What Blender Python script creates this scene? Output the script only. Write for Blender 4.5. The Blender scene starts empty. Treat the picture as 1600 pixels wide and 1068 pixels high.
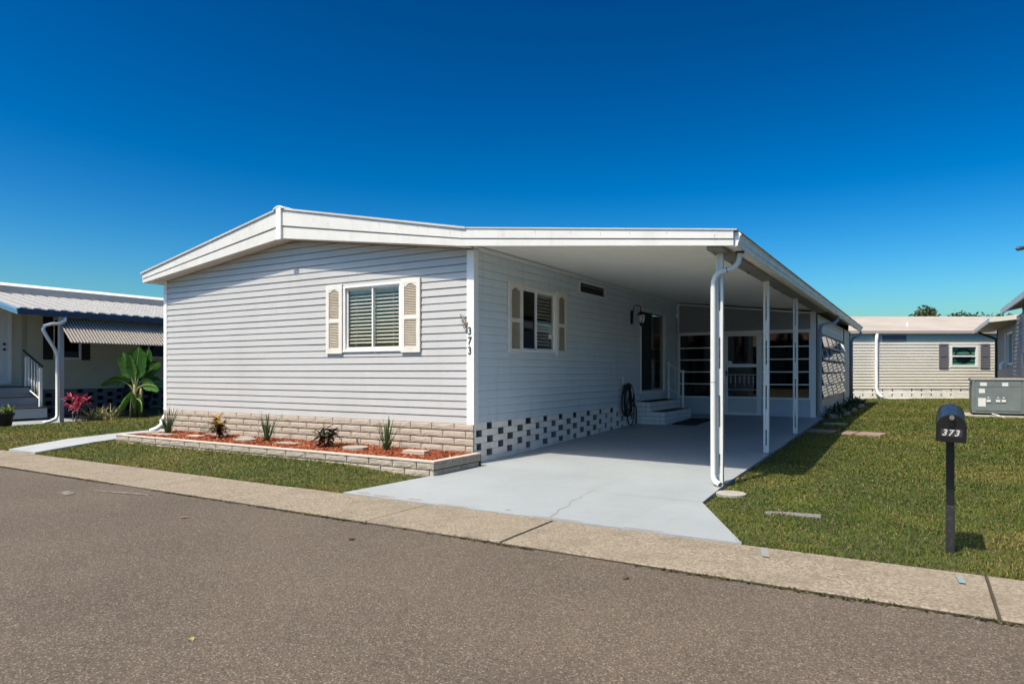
import bpy, math, random
import numpy as np
from mathutils import Vector, Matrix
random.seed(7); rng = np.random.default_rng(11)
PI = math.pi
scene = bpy.context.scene
COL = scene.collection

# ------------------------------------------------------------------ materials
MATS = {}
KEEP = {'cream_shutter','white_vinyl_trim','shaded_raw_block','cream_ceiling_metal','blue_grey_siding','slate_blue_siding','grey_porch_siding','white_painted_metal','pale_grey_kick_panel','whitewashed_block','whitewashed_brick','khaki_beige_siding','beige_porch_siding','white_blind_slat','pale_teal_blind','grey_painted_block','white_door_paint','ribbed_lantern_glass','white_bulb'}  # mostly carport-side materials left undimmed, their colour lifted in place of fill light
def K(c, f=.84): return tuple(x*f for x in c)
def lin(c):
    return tuple((x/12.92 if x <= .04045 else ((x+.055)/1.055)**2.4) for x in c)

def mat(name, col, rough=.6, var=None, bump=None, metal=0., spec=.5, var2=None, coat=0., trans=0.):
    """var=(scale, second colour, low, high) ; bump=(scale, strength, distance)"""
    if name in MATS: return MATS[name]
    if name not in KEEP:
        col = K(col); var = var and (var[0], K(var[1]), *var[2:]); var2 = var2 and (var2[0], K(var2[1]), *var2[2:])
    m = bpy.data.materials.new(name); m.use_nodes = True
    nt = m.node_tree; N = nt.nodes; L = nt.links
    b = N['Principled BSDF']
    b.inputs['Roughness'].default_value = rough
    b.inputs['Metallic'].default_value = metal
    b.inputs['Specular IOR Level'].default_value = spec
    b.inputs['Coat Weight'].default_value = coat
    b.inputs['Base Color'].default_value = (*col, 1)
    tc = N.new('ShaderNodeTexCoord')
    last = None
    for v in (var, var2):
        if not v: continue
        n = N.new('ShaderNodeTexNoise'); n.inputs['Scale'].default_value = v[0]
        n.inputs['Detail'].default_value = 6; n.inputs['Roughness'].default_value = .6
        L.new(tc.outputs['Object'], n.inputs['Vector'])
        r = N.new('ShaderNodeMapRange'); r.inputs['From Min'].default_value = v[2]; r.inputs['From Max'].default_value = v[3]
        L.new(n.outputs['Fac'], r.inputs['Value'])
        mx = N.new('ShaderNodeMix'); mx.data_type = 'RGBA'
        L.new(r.outputs['Result'], mx.inputs['Factor'])
        if last is None: mx.inputs['A'].default_value = (*col, 1)
        else: L.new(last, mx.inputs['A'])
        mx.inputs['B'].default_value = (*v[1], 1)
        last = mx.outputs['Result']
    if last is not None: L.new(last, b.inputs['Base Color'])
    if bump:
        n = N.new('ShaderNodeTexNoise'); n.inputs['Scale'].default_value = bump[0]; n.inputs['Detail'].default_value = 4
        L.new(tc.outputs['Object'], n.inputs['Vector'])
        bp = N.new('ShaderNodeBump'); bp.inputs['Strength'].default_value = bump[1]; bp.inputs['Distance'].default_value = bump[2]
        L.new(n.outputs['Fac'], bp.inputs['Height']); L.new(bp.outputs['Normal'], b.inputs['Normal'])
    if trans: b.inputs['Transmission Weight'].default_value = trans
    MATS[name] = m
    return m

def glass_mat(name, tint, ior=1.45, boost=0.0, rough=0.0):
    m = bpy.data.materials.new(name); m.use_nodes = True
    nt = m.node_tree; N = nt.nodes; L = nt.links
    N.remove(N['Principled BSDF'])
    out = N['Material Output']
    t = N.new('ShaderNodeBsdfTransparent'); t.inputs['Color'].default_value = (*tint, 1)
    g = N.new('ShaderNodeBsdfGlossy'); g.inputs['Roughness'].default_value = rough
    f0 = ((ior-1)/(ior+1))**2+boost
    lw = N.new('ShaderNodeLayerWeight'); lw.inputs['Blend'].default_value = .5
    pw = N.new('ShaderNodeMath'); pw.operation = 'POWER'; pw.inputs[1].default_value = 5; L.new(lw.outputs['Facing'], pw.inputs[0])
    a = N.new('ShaderNodeMath'); a.operation = 'MULTIPLY_ADD'; a.use_clamp = True; a.inputs[1].default_value = 1-f0; a.inputs[2].default_value = f0
    L.new(pw.outputs[0], a.inputs[0])
    mx = N.new('ShaderNodeMixShader')
    L.new(a.outputs[0], mx.inputs[0]); L.new(t.outputs[0], mx.inputs[1]); L.new(g.outputs[0], mx.inputs[2])
    L.new(mx.outputs[0], out.inputs['Surface'])
    MATS[name] = m
    return m

def attr_mat(name, cols, rough=.6, spec=.3, transl=.0):
    """colour ramp driven by the per-face attribute 'rnd' (each leaf / blade / chip its own tint)"""
    m = bpy.data.materials.new(name); m.use_nodes = True
    nt = m.node_tree; N = nt.nodes; L = nt.links
    b = N['Principled BSDF']; b.inputs['Roughness'].default_value = rough; b.inputs['Specular IOR Level'].default_value = spec
    a = N.new('ShaderNodeAttribute'); a.attribute_name = 'rnd'
    r = N.new('ShaderNodeValToRGB')
    els = r.color_ramp.elements
    while len(els) < len(cols): els.new(.5)
    for e, (p, c) in zip(els, cols): e.position = p; e.color = (*K(c, .88), 1)
    L.new(a.outputs['Fac'], r.inputs['Fac']); L.new(r.outputs['Color'], b.inputs['Base Color'])
    if transl:
        tr = N.new('ShaderNodeBsdfTranslucent'); L.new(r.outputs['Color'], tr.inputs['Color'])
        mx = N.new('ShaderNodeMixShader'); mx.inputs[0].default_value = transl
        L.new(b.outputs[0], mx.inputs[1]); L.new(tr.outputs[0], mx.inputs[2])
        L.new(mx.outputs[0], N['Material Output'].inputs['Surface'])
    MATS[name] = m
    return m

# ------------------------------------------------------------------ mesh builder
class MB:
    def __init__(s): s.v = []; s.f = []; s.mi = []; s.r = []; s.cur = 0; s.cr = 0.
    def face(s, pts):
        i = len(s.v); s.v += [tuple(p) for p in pts]; s.f.append(tuple(range(i, i+len(pts)))); s.mi.append(s.cur); s.r.append(s.cr)
    def raw(s, vs, fs):
        i = len(s.v); s.v += [tuple(p) for p in vs]
        for f in fs: s.f.append(tuple(i+k for k in f)); s.mi.append(s.cur); s.r.append(s.cr)
    def box(s, x0, x1, y0, y1, z0, z1):
        s.raw([(x0,y0,z0),(x1,y0,z0),(x1,y1,z0),(x0,y1,z0),(x0,y0,z1),(x1,y0,z1),(x1,y1,z1),(x0,y1,z1)],
              [(0,3,2,1),(4,5,6,7),(0,1,5,4),(1,2,6,5),(2,3,7,6),(3,0,4,7)])
    def obox(s, O, U, V, W, u0, u1, v0, v1, w0, w1):
        O, U, V, W = Vector(O), Vector(U), Vector(V), Vector(W)
        P = lambda a, b, c: O+U*a+V*b+W*c
        s.raw([P(u0,v0,w0),P(u1,v0,w0),P(u1,v1,w0),P(u0,v1,w0),P(u0,v0,w1),P(u1,v0,w1),P(u1,v1,w1),P(u0,v1,w1)],
              [(0,3,2,1),(4,5,6,7),(0,1,5,4),(1,2,6,5),(2,3,7,6),(3,0,4,7)])
    def prism(s, poly, D):
        """polygon (list of 3-D points) extruded by vector D"""
        D = Vector(D); n = len(poly); a = [Vector(p) for p in poly]; b = [p+D for p in a]
        i = len(s.v); s.v += [tuple(p) for p in a+b]
        fs = [tuple(range(n))[::-1], tuple(range(n, 2*n))] + [(k, (k+1) % n, n+(k+1) % n, n+k) for k in range(n)]
        for f in fs: s.f.append(tuple(i+k for k in f)); s.mi.append(s.cur); s.r.append(s.cr)
    def tube(s, path, r, n=8, caps=True, squash=None):
        path = [Vector(p) for p in path]; m = len(path)
        rs = r if isinstance(r, (list, tuple)) else [r]*m
        T0 = (path[1]-path[0]).normalized()
        ref = Vector((0,0,1)) if abs(T0.z) < .9 else Vector((1,0,0))
        A = T0.cross(ref).normalized(); vs = []
        for k in range(m):
            T = (path[min(k+1,m-1)]-path[max(k-1,0)]).normalized()
            A = (A - T*A.dot(T)).normalized(); B = T.cross(A)
            for j in range(n):
                t = 2*PI*j/n; vs.append(path[k]+A*(math.cos(t)*rs[k])+B*(math.sin(t)*rs[k]*(squash or 1)))
        fs = [(k*n+j, k*n+(j+1) % n, (k+1)*n+(j+1) % n, (k+1)*n+j) for k in range(m-1) for j in range(n)]
        if caps: fs += [tuple(range(n))[::-1], tuple((m-1)*n+j for j in range(n))]
        s.raw(vs, fs)
    def lathe(s, c, prof, n=16):
        vs = [(c[0]+r*math.cos(2*PI*j/n), c[1]+r*math.sin(2*PI*j/n), c[2]+z) for r, z in prof for j in range(n)]
        m = len(prof)
        fs = [(k*n+j, k*n+(j+1) % n, (k+1)*n+(j+1) % n, (k+1)*n+j) for k in range(m-1) for j in range(n)]
        fs += [tuple(range(n))[::-1], tuple((m-1)*n+j for j in range(n))]
        s.raw(vs, fs)
    def build(s, name, mats, parent=None, bevel=0, smooth=False, rnd=False, loc=None, label=None):
        me = bpy.data.meshes.new(name); me.from_pydata(s.v, [], s.f)
        if not isinstance(mats, (list, tuple)): mats = [mats]
        for m in mats: me.materials.append(m)
        if len(mats) > 1: me.polygons.foreach_set('material_index', s.mi)
        if rnd:
            at = me.attributes.new('rnd', 'FLOAT', 'FACE'); at.data.foreach_set('value', s.r)
        if smooth: me.polygons.foreach_set('use_smooth', [True]*len(me.polygons))
        me.update()
        o = bpy.data.objects.new(name, me); COL.objects.link(o)
        if parent is not None:
            o.parent = parent
            o.matrix_parent_inverse = Matrix.Translation(-parent.location) if parent.type == 'EMPTY' else Matrix()
        elif loc is not None:
            o.location = loc
        if bevel:
            md = o.modifiers.new('bevel', 'BEVEL'); md.width = bevel; md.segments = 2; md.limit_method = 'ANGLE'; md.angle_limit = math.radians(40)
        if label: o['label'] = label
        return o

def tag(o, label, cat, group=None):
    o['label'] = label; o['category'] = cat
    if group: o['group'] = group
    return o
def struct(o, kind='structure'):
    o['kind'] = kind; return o
def thing(name, label, cat, loc=(0,0,0), group=None):
    o = bpy.data.objects.new(name, None); COL.objects.link(o); o.location = loc; o.empty_display_size = .3
    return tag(o, label, cat, group)

def clip_poly(poly, clips):
    for a, b, c in clips:                  # keep a*u+b*z<=c
        out = []
        for i in range(len(poly)):
            p, q = poly[i], poly[(i+1) % len(poly)]
            dp, dq = a*p[0]+b*p[1]-c, a*q[0]+b*q[1]-c
            if dp <= 1e-9: out.append(p)
            if (dp < -1e-9 and dq > 1e-9) or (dp > 1e-9 and dq < -1e-9):
                t = dp/(dp-dq); out.append((p[0]+(q[0]-p[0])*t, p[1]+(q[1]-p[1])*t))
        poly = out
        if len(poly) < 3: return []
    return poly

def siding(mb, O, U, Nn, u0, u1, z0, z1, pitch, lip, holes=(), clips=(), prof=None, seams=0):
    """lapped boards on a wall plane; holes = [(ua,ub,za,zb)] left open"""
    O, U, Nn = Vector(O), Vector(U), Vector(Nn)
    n = int(math.ceil((z1-z0)/pitch - 1e-6))
    P = lambda u, z, d: O+U*u+Nn*d+Vector((0,0,z))
    for k in range(n):
        zb = z0+k*pitch; zt = min(zb+pitch, z1)
        wob = (random.random()-.5)*.0015
        zs = {zb, zt}
        if prof: zs |= {zb+pitch*q for q, _ in prof if zb < zb+pitch*q < zt}
        for h in holes:
            for e in (h[2], h[3]):
                if zb < e < zt: zs.add(e)
        zs = sorted(zs)
        sm = sorted(random.uniform(u0, u1) for _ in range(seams))
        so_ = [random.uniform(0,.0022) for _ in range(seams+1)]
        def dep(z):
            q = (z-zb)/pitch
            if prof:
                for (qa, da), (qb, db) in zip(prof[:-1], prof[1:]):
                    if q <= qb: return .002+wob+lip*(da+(db-da)*(q-qa)/max(qb-qa,1e-6))
                return .002+wob
            return .002+wob+lip*(1-q)
        for za, zc in zip(zs[:-1], zs[1:]):
            mid = (za+zc)/2
            cuts = sorted((h[0], h[1]) for h in holes if h[2] < mid < h[3])
            segs = []; a = u0
            for ca, cb in cuts:
                if ca > a: segs.append((a, ca))
                a = max(a, cb)
            if a < u1: segs.append((a, u1))
            for q in sm: segs = [t for a_, b_ in segs for t in (((a_, q), (q, b_)) if a_+.02 < q < b_-.02 else ((a_, b_),))]
            for ua, ub in segs:
                sh = so_[sum(1 for q in sm if q <= (ua+ub)/2)] if seams else 0.
                pl = clip_poly([(ua,za),(ub,za),(ub,zc),(ua,zc)], clips)
                if not pl: continue
                mb.face([P(u, z, dep(z)+sh) for u, z in pl])
                if za == zb:
                    bu = [u for u, z in pl if abs(z-za) < 1e-6]
                    if len(bu) >= 2:
                        mb.face([P(min(bu), za, -.024), P(max(bu), za, -.024), P(max(bu), za, dep(za)+sh), P(min(bu), za, dep(za)+sh)])

def rockblock(mb, O, U, Nn, u0, u1, z0, z1, depth, amp=.007, nu=7, nz=4):
    """split-face block: pillowed, rough front"""
    O, U, Nn = Vector(O), Vector(U), Vector(Nn)
    vs = []; g = {}
    for i in range(nu+1):
        for j in range(nz+1):
            e = min(i, nu-i, j, nz-j)
            d = depth - (.006 if e == 0 else .0) + (random.random()-.5)*amp*(1 if e else .4)
            p = O+U*(u0+(u1-u0)*i/nu)+Nn*d+Vector((0,0,z0+(z1-z0)*j/nz)); g[i,j] = len(vs); vs.append(p)
    fs = [(g[i,j], g[i+1,j], g[i+1,j+1], g[i,j+1]) for i in range(nu) for j in range(nz)]
    b = len(vs); c = [(u0,z0),(u1,z0),(u1,z1),(u0,z1)]
    vs += [O+U*u+Vector((0,0,z)) for u, z in c]
    fs += [tuple(g[i,nz] for i in range(nu+1)) + (b+2, b+3), tuple(g[i,0] for i in range(nu,-1,-1)) + (b, b+1),
           tuple(g[0,j] for j in range(nz+1)) + (b+3, b), tuple(g[nu,j] for j in range(nz,-1,-1)) + (b+1, b+2)]
    mb.raw(vs, fs)

def text_mesh(txt, size, extrude, offset=0., shear=0.):
    c = bpy.data.curves.new('t', 'FONT'); c.body = txt; c.size = size; c.extrude = extrude; c.offset = offset; c.shear = shear
    c.align_x = 'CENTER'; c.resolution_u = 3
    o = bpy.data.objects.new('t', c); COL.objects.link(o)
    dg = bpy.context.evaluated_depsgraph_get()
    me = bpy.data.meshes.new_from_object(o.evaluated_get(dg))
    vs = [v.co.copy() for v in me.vertices]; fs = [tuple(p.vertices) for p in me.polygons]
    bpy.data.objects.remove(o); bpy.data.curves.remove(c); bpy.data.meshes.remove(me)
    return vs, fs

# ------------------------------------------------------------------ palette
M_front = mat('lavender_siding', (.53,.508,.495), .45, var=(1.1,(.49,.47,.455),.35,.75), var2=(9,(.475,.44,.43),.6,.85))
M_side = mat('blue_grey_siding', (.60,.66,.685), .42, var=(1.4,(.55,.605,.63),.35,.75), var2=(7,(.50,.54,.56),.58,.85))
M_white = mat('white_painted_metal', (.78,.76,.74), .42, var=(3,(.70,.68,.65),.45,.8))
M_fascia = mat('weathered_white_fascia', (.74,.705,.67), .45, var=(2.2,(.65,.61,.57),.45,.8), var2=(14,(.55,.49,.42),.66,.8))
M_groove = mat('fascia_groove_shade', (.42,.41,.42), .6)  # shadow grey painted into the recess between the fascia boards
M_trim = mat('white_vinyl_trim', (.74,.725,.70), .4, var=(5,(.68,.66,.635),.5,.8))
M_ceil = mat('cream_ceiling_metal', (.88,.87,.82), .38, var=(1.2,(.84,.83,.77),.4,.8))
M_block = mat('beige_split_face_block', (.50,.415,.33), .9, var=(5,(.42,.34,.265),.4,.75), var2=(60,(.33,.27,.21),.55,.75), bump=(90,.6,.006))
M_blockd = mat('weathered_block', (.50,.425,.335), .9, var=(6,(.39,.325,.25),.4,.7), var2=(50,(.20,.175,.145),.5,.75), bump=(80,.8,.008))
M_cap = mat('pink_cap_concrete', (.58,.47,.40), .85, var=(12,(.48,.39,.33),.4,.75))
M_mortar = mat('dark_mortar', (.05,.038,.03), .95)
M_wblock = mat('whitewashed_block', (.80,.755,.685), .85, var=(4,(.66,.60,.52),.45,.75), var2=(25,(.30,.265,.22),.6,.8), bump=(40,.5,.004))
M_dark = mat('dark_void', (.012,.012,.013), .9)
M_slab = mat('pale_blue_slab_paint', (.37,.395,.415), .55, var=(.9,(.315,.34,.36),.35,.75), var2=(5,(.295,.315,.325),.56,.85), bump=(30,.15,.003))
M_shut = mat('cream_shutter', (.66,.625,.57), .5, var=(6,(.56,.51,.44),.5,.8))
M_louv = mat('stained_louver', (.55,.47,.37), .55, var=(9,(.46,.37,.27),.4,.75))
M_slat = mat('white_blind_slat', (.74,.73,.67), .45)
M_glass = glass_mat('window_glass', (.90,.885,.875), 1.45, .01)
M_dglass = glass_mat('dark_window_glass', (.16,.18,.20), 1.5, .015)
M_screen = mat('dark_insect_screen', (.022,.023,.026), .8)
M_black = mat('black_enamel', (.009,.009,.010), .42, coat=.05)
M_bronze = mat('bronze_lantern_metal', (.035,.028,.024), .4, metal=.6)
M_rubber = mat('black_rubber', (.015,.017,.017), .55)
M_concrete = mat('plain_concrete', (.40,.37,.32), .9, var=(6,(.32,.295,.255),.4,.75), var2=(50,(.25,.23,.20),.5,.75), bump=(60,.4,.004))
M_metalgrey = mat('grey_green_sheet_metal', (.20,.235,.235), .45, metal=.1, var=(2.5,(.14,.165,.17),.4,.75), var2=(12,(.25,.27,.26),.6,.85))

def streaks(m, scale, col, lo, hi, amt, seed=0.):
    """weathering: stretched stains with a shape of their own mixed over the paint"""
    nt = m.node_tree; N = nt.nodes; L = nt.links; b = N['Principled BSDF']; s = b.inputs['Base Color'].links[0].from_socket
    tc = N.new('ShaderNodeTexCoord'); mp = N.new('ShaderNodeMapping'); mp.inputs['Scale'].default_value = scale; mp.inputs['Location'].default_value = (seed,seed*1.7,0)
    n = N.new('ShaderNodeTexNoise'); n.inputs['Scale'].default_value = 1; n.inputs['Detail'].default_value = 7; n.inputs['Roughness'].default_value = .65
    r = N.new('ShaderNodeMapRange'); r.inputs['From Min'].default_value = lo; r.inputs['From Max'].default_value = hi; r.inputs['To Max'].default_value = amt
    mx = N.new('ShaderNodeMix'); mx.data_type = 'RGBA'; mx.inputs['B'].default_value = (*col,1)
    L.new(tc.outputs['Object'], mp.inputs['Vector']); L.new(mp.outputs[0], n.inputs['Vector']); L.new(n.outputs['Fac'], r.inputs['Value']); L.new(r.outputs[0], mx.inputs['Factor'])
    L.new(s, mx.inputs['A']); L.new(mx.outputs['Result'], b.inputs['Base Color'])
streaks(M_front, (4.5,4.5,.5), (.36,.33,.30), .54, .80, .45)
streaks(M_side, (4.5,4.5,.5), (.34,.36,.36), .52, .80, .5, 3.)
streaks(M_slab, (2.6,.35,1), (.25,.255,.25), .50, .78, .55, 5.)
streaks(M_slab, (9,9,1), (.16,.15,.135), .68, .78, .5, 9.)
streaks(M_fascia, (5,5,1.2), (.40,.34,.29), .56, .80, .5)
streaks(M_white, (9,9,.8), (.45,.42,.38), .58, .8, .5)
# ------------------------------------------------------------------ terrain
def sy(y):                     # the whole site rises gently away from the street
    return 0. if y < 0 else .027*min(y, 9.3)
def gz(x, y):
    z = sy(y)-.04
    if y < 0: z = -.012 - .028*min(1, max(0, (y+2.5)/1.6))
    t = min(1, max(0, (-x-.15)/1.2)); s = min(1, max(0, (y+2.5)/1.4)); s = s*s*(3-2*s)
    if y < 6: z += t*s*.085*min(1, max(0, (x+13.3)/.7))
    return z

def terrain():
    xs = sorted(set([-600,-300,-150,-80,-45] + [round(-30+.5*i, 3) for i in range(111)] + [30,45,80,150,300,600]))
    ys = sorted(set([-600,-300,-150,-80,-40,-25,-16,-12,-9.7,-9.6,-6,-3.4,-2.56,-2.53] + [round(-2.5+.25*i,3) for i in range(60)] + [13,14,16,18,20,25,30,35,45,60,90,150,300,600]))
    vs = []; idx = {}
    for i, x in enumerate(xs):
        for j, y in enumerate(ys):
            if -9.65 < y < -2.55: z = -.12
            elif y <= -9.65: z = -.02
            else: z = gz(x, y)
            idx[i,j] = len(vs); vs.append((x,y,z))
    mb = MB(); mb.raw(vs, [(idx[i,j], idx[i+1,j], idx[i+1,j+1], idx[i,j+1]) for i in range(len(xs)-1) for j in range(len(ys)-1)])
    m = mat('lawn_soil', (.085,.082,.024), .95, var=(1.6,(.11,.095,.035),.35,.7), var2=(28,(.05,.055,.016),.4,.7), bump=(60,.8,.03))
    struct(mb.build('ground', m))
terrain()

# asphalt
def asphalt():
    m = bpy.data.materials.new('worn_asphalt'); m.use_nodes = True; nt = m.node_tree; N = nt.nodes; L = nt.links
    b = N['Principled BSDF']; b.inputs['Roughness'].default_value = .88
    tc = N.new('ShaderNodeTexCoord')
    def noise(s, d=5, r=.6):
        n = N.new('ShaderNodeTexNoise'); n.inputs['Scale'].default_value = s; n.inputs['Detail'].default_value = d; n.inputs['Roughness'].default_value = r
        L.new(tc.outputs['Object'], n.inputs['Vector']); return n.outputs['Fac']
    def rng_(src, a, b_, c=0, d=1):
        r = N.new('ShaderNodeMapRange'); r.inputs['From Min'].default_value = a; r.inputs['From Max'].default_value = b_
        r.inputs['To Min'].default_value = c; r.inputs['To Max'].default_value = d; L.new(src, r.inputs['Value']); return r.outputs['Result']
    def mix(f, A, B):
        mx = N.new('ShaderNodeMix'); mx.data_type = 'RGBA'; L.new(f, mx.inputs['Factor'])
        for nm, c in (('A',A),('B',B)):
            if isinstance(c, tuple): mx.inputs[nm].default_value = (*c,1)
            else: L.new(c, mx.inputs[nm])
        return mx.outputs['Result']
    vo = N.new('ShaderNodeTexVoronoi'); vo.inputs['Scale'].default_value = 140; L.new(tc.outputs['Object'], vo.inputs['Vector'])
    sep = N.new('ShaderNodeSeparateColor'); L.new(vo.outputs['Color'], sep.inputs['Color'])
    base = mix(rng_(noise(.55,5,.6), .36, .62), (.050,.036,.026), (.104,.077,.054))
    base = mix(rng_(noise(2.3,5), .55, .75), base, (.066,.052,.042))
    st = mix(rng_(sep.outputs[0], 0, 1), (.030,.022,.017), (.20,.155,.115))
    c = mix(rng_(noise(40,3), .3, .7, .30, .70), base, st)
    vo2 = N.new('ShaderNodeTexVoronoi'); vo2.inputs['Scale'].default_value = 150; L.new(tc.outputs['Object'], vo2.inputs['Vector'])
    sp2 = N.new('ShaderNodeSeparateColor'); L.new(vo2.outputs['Color'], sp2.inputs['Color'])
    c = mix(rng_(sp2.outputs[0], .90, .93), c, (.24,.195,.15))
    c = mix(rng_(sp2.outputs[1], .92, .95), c, (.035,.029,.025))
    L.new(c, b.inputs['Base Color'])
    bp = N.new('ShaderNodeBump'); bp.inputs['Strength'].default_value = .8; bp.inputs['Distance'].default_value = .006
    L.new(sep.outputs[0], bp.inputs['Height']); L.new(bp.outputs['Normal'], b.inputs['Normal'])
    mb = MB(); mb.box(-90, 90, -9.6, -3.44, -.10, -.02)
    struct(mb.build('road', m))
asphalt()

def aggregate(name, base, lo, hi, dark, scale=75):
    m = bpy.data.materials.new(name); m.use_nodes = True; nt = m.node_tree; N = nt.nodes; L = nt.links
    b = N['Principled BSDF']; b.inputs['Roughness'].default_value = .9
    tc = N.new('ShaderNodeTexCoord')
    vo = N.new('ShaderNodeTexVoronoi'); vo.inputs['Scale'].default_value = scale; L.new(tc.outputs['Object'], vo.inputs['Vector'])
    sp = N.new('ShaderNodeSeparateColor'); L.new(vo.outputs['Color'], sp.inputs['Color'])
    r = N.new('ShaderNodeValToRGB'); e = r.color_ramp.elements
    e[0].position = 0; e[0].color = (*lo,1); e[1].position = 1; e[1].color = (*hi,1)
    L.new(sp.outputs[0], r.inputs['Fac'])
    n = N.new('ShaderNodeTexNoise'); n.inputs['Scale'].default_value = .9; n.inputs['Detail'].default_value = 6; L.new(tc.outputs['Object'], n.inputs['Vector'])
    mr = N.new('ShaderNodeMapRange'); mr.inputs['From Min'].default_value = .35; mr.inputs['From Max'].default_value = .7; mr.inputs['To Min'].default_value = .0; mr.inputs['To Max'].default_value = .5
    L.new(n.outputs['Fac'], mr.inputs['Value'])
    mx = N.new('ShaderNodeMix'); mx.data_type = 'RGBA'; L.new(mr.outputs[0], mx.inputs['Factor']); mx.inputs['B'].default_value = (*base,1); L.new(r.outputs['Color'], mx.inputs['A'])
    n2 = N.new('ShaderNodeTexNoise'); n2.inputs['Scale'].default_value = 3.1; n2.inputs['Detail'].default_value = 7; n2.inputs['Roughness'].default_value = .7; L.new(tc.outputs['Object'], n2.inputs['Vector'])
    mr2 = N.new('ShaderNodeMapRange'); mr2.inputs['From Min'].default_value = .48; mr2.inputs['From Max'].default_value = .78; mr2.inputs['To Max'].default_value = .8
    L.new(n2.outputs['Fac'], mr2.inputs['Value'])
    mx2 = N.new('ShaderNodeMix'); mx2.data_type = 'RGBA'; L.new(mr2.outputs[0], mx2.inputs['Factor']); L.new(mx.outputs['Result'], mx2.inputs['A']); mx2.inputs['B'].default_value = (*dark,1)
    L.new(mx2.outputs['Result'], b.inputs['Base Color'])
    bp = N.new('ShaderNodeBump'); bp.inputs['Strength'].default_value = .7; bp.inputs['Distance'].default_value = .005
    L.new(sp.outputs[1], bp.inputs['Height']); L.new(bp.outputs['Normal'], b.inputs['Normal'])
    return m
M_walk = aggregate('exposed_aggregate_concrete', (.228,.186,.135), (.13,.10,.070), (.345,.29,.22), (.125,.10,.072))

JOINTS = [-40,-36,-32,-28,-24,-20,-17,-14.5,-12,-9.3,-6.6,-3.73,-.81,1.21,2.60,5.72,8.6,11.5,15,20,26,34,45]
def sidewalk():
    mb = MB()
    for a, b in zip(JOINTS[:-1], JOINTS[1:]):
        dz = (random.random()-.5)*.008
        mb.box(a+.008, b-.008, -3.43, -2.55, -.12, .0+dz)
    struct(mb.build('sidewalk', M_walk, bevel=.008))
    # worn chalk-blue survey marks sprayed on the walk
    M_blue = mat('blue_survey_paint', (.20,.31,.37), .8, var=(22,(.30,.25,.19),.40,.60))
    for pts in ([(4.345,-2.60),(4.395,-2.60),(4.455,-2.84),(4.405,-2.84)], [(5.55,-2.66),(5.585,-2.66),(5.60,-2.84),(5.565,-2.84)]):
        q = MB(); q.prism([(x,y,.004) for x, y in pts], (0,0,.002)); struct(q.build('paint_mark', M_blue))
    wm = mat('faded_white_road_paint', (.28,.255,.23), .8, var=(14,(.12,.095,.072),.38,.54))
    for pts in ([(-2.75,-3.95),(-2.5,-4.0),(-2.45,-4.12),(-2.75,-4.08)], [(-2.5,-3.76),(-1.72,-3.60),(-1.70,-3.66),(-2.5,-3.83)]):
        q = MB(); q.prism([(x,y,-.016) for x, y in pts], (0,0,.002)); struct(q.build('paint_mark', wm))
sidewalk()

# driveway slab with sloping top
def driveway():
    mb = MB()
    # (y, x left, x right)
    rows = [(-2.535,.03,4.20),(-1.09,.12,3.50),(0.0,.0,3.43)] + [(y,.0,3.43) for y in (2,4,6,8,9.3)]
    for (ya,la,ra),(yb,lb,rb) in zip(rows[:-1], rows[1:]):
        za, zb = sy(ya)+.004, sy(yb)+.004
        mb.raw([(la,ya,za),(ra,ya,za),(rb,yb,zb),(lb,yb,zb),(la,ya,za-.15),(ra,ya,za-.15),(rb,yb,zb-.15),(lb,yb,zb-.15)],
               [(0,1,2,3),(0,4,5,1),(1,5,6,2),(3,7,4,0)])
    root = struct(mb.build('driveway', M_slab))
    # bare patches where the paint wore off, along the street edge
    Mp = mat('bare_concrete_patch', (.40,.33,.25), .9, var=(30,(.30,.25,.19),.4,.7))
    for cx, cy, w, h in ((.55,-2.47,.16,.035),(.95,-2.45,.10,.035),(.24,-2.44,.09,.05),(2.03,-2.40,.035,.03),(2.6,-2.505,.3,.014),(3.4,-2.51,.22,.012),(1.5,-2.51,.25,.014)):
        q = MB(); n = 18; pts = []
        for k in range(n):
            a = 2*PI*k/n; rr = .6+.5*random.random(); pts.append((cx+w*rr*math.cos(a), max(-2.53, cy+h*rr*math.sin(a)), .0065))
        q.prism(pts, (0,0,.0008)); q.build('worn_patch', Mp, root)
    q = MB(); Mc = mat('crack_dirt', (.24,.24,.225), .95)
    p = Vector((2.53,-2.50,0)); pts = [p.copy()]
    for x, y in ((2.50,-2.30),(2.43,-2.10),(2.45,-1.93),(2.36,-1.72),(2.37,-1.55),(2.30,-1.38),(2.31,-1.2),(2.28,-1.02),(2.29,-.9)):
        a = pts[-1]; b = Vector((x,y,0)); m_ = (a+b)/2; m_.x += random.uniform(-.02,.02); pts += [m_, b]
    for i, (a, b) in enumerate(zip(pts[:-1], pts[1:])):
        w = .0032*(1-i/len(pts))+.0012
        q.face([(a.x-w,a.y,.0065),(a.x+w,a.y,.0065),(b.x+w,b.y,.0065),(b.x-w,b.y,.0065)])
    for a, b in (((3.5,-1.09),(2.35,-1.10)),):
        q.face([(a[0],a[1]-.004,.0065),(a[0],a[1]+.004,.0065),(b[0],b[1]+.002,.0065),(b[0],b[1]-.002,.0065)])
    q.build('crack', Mc, root)
driveway()

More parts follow.
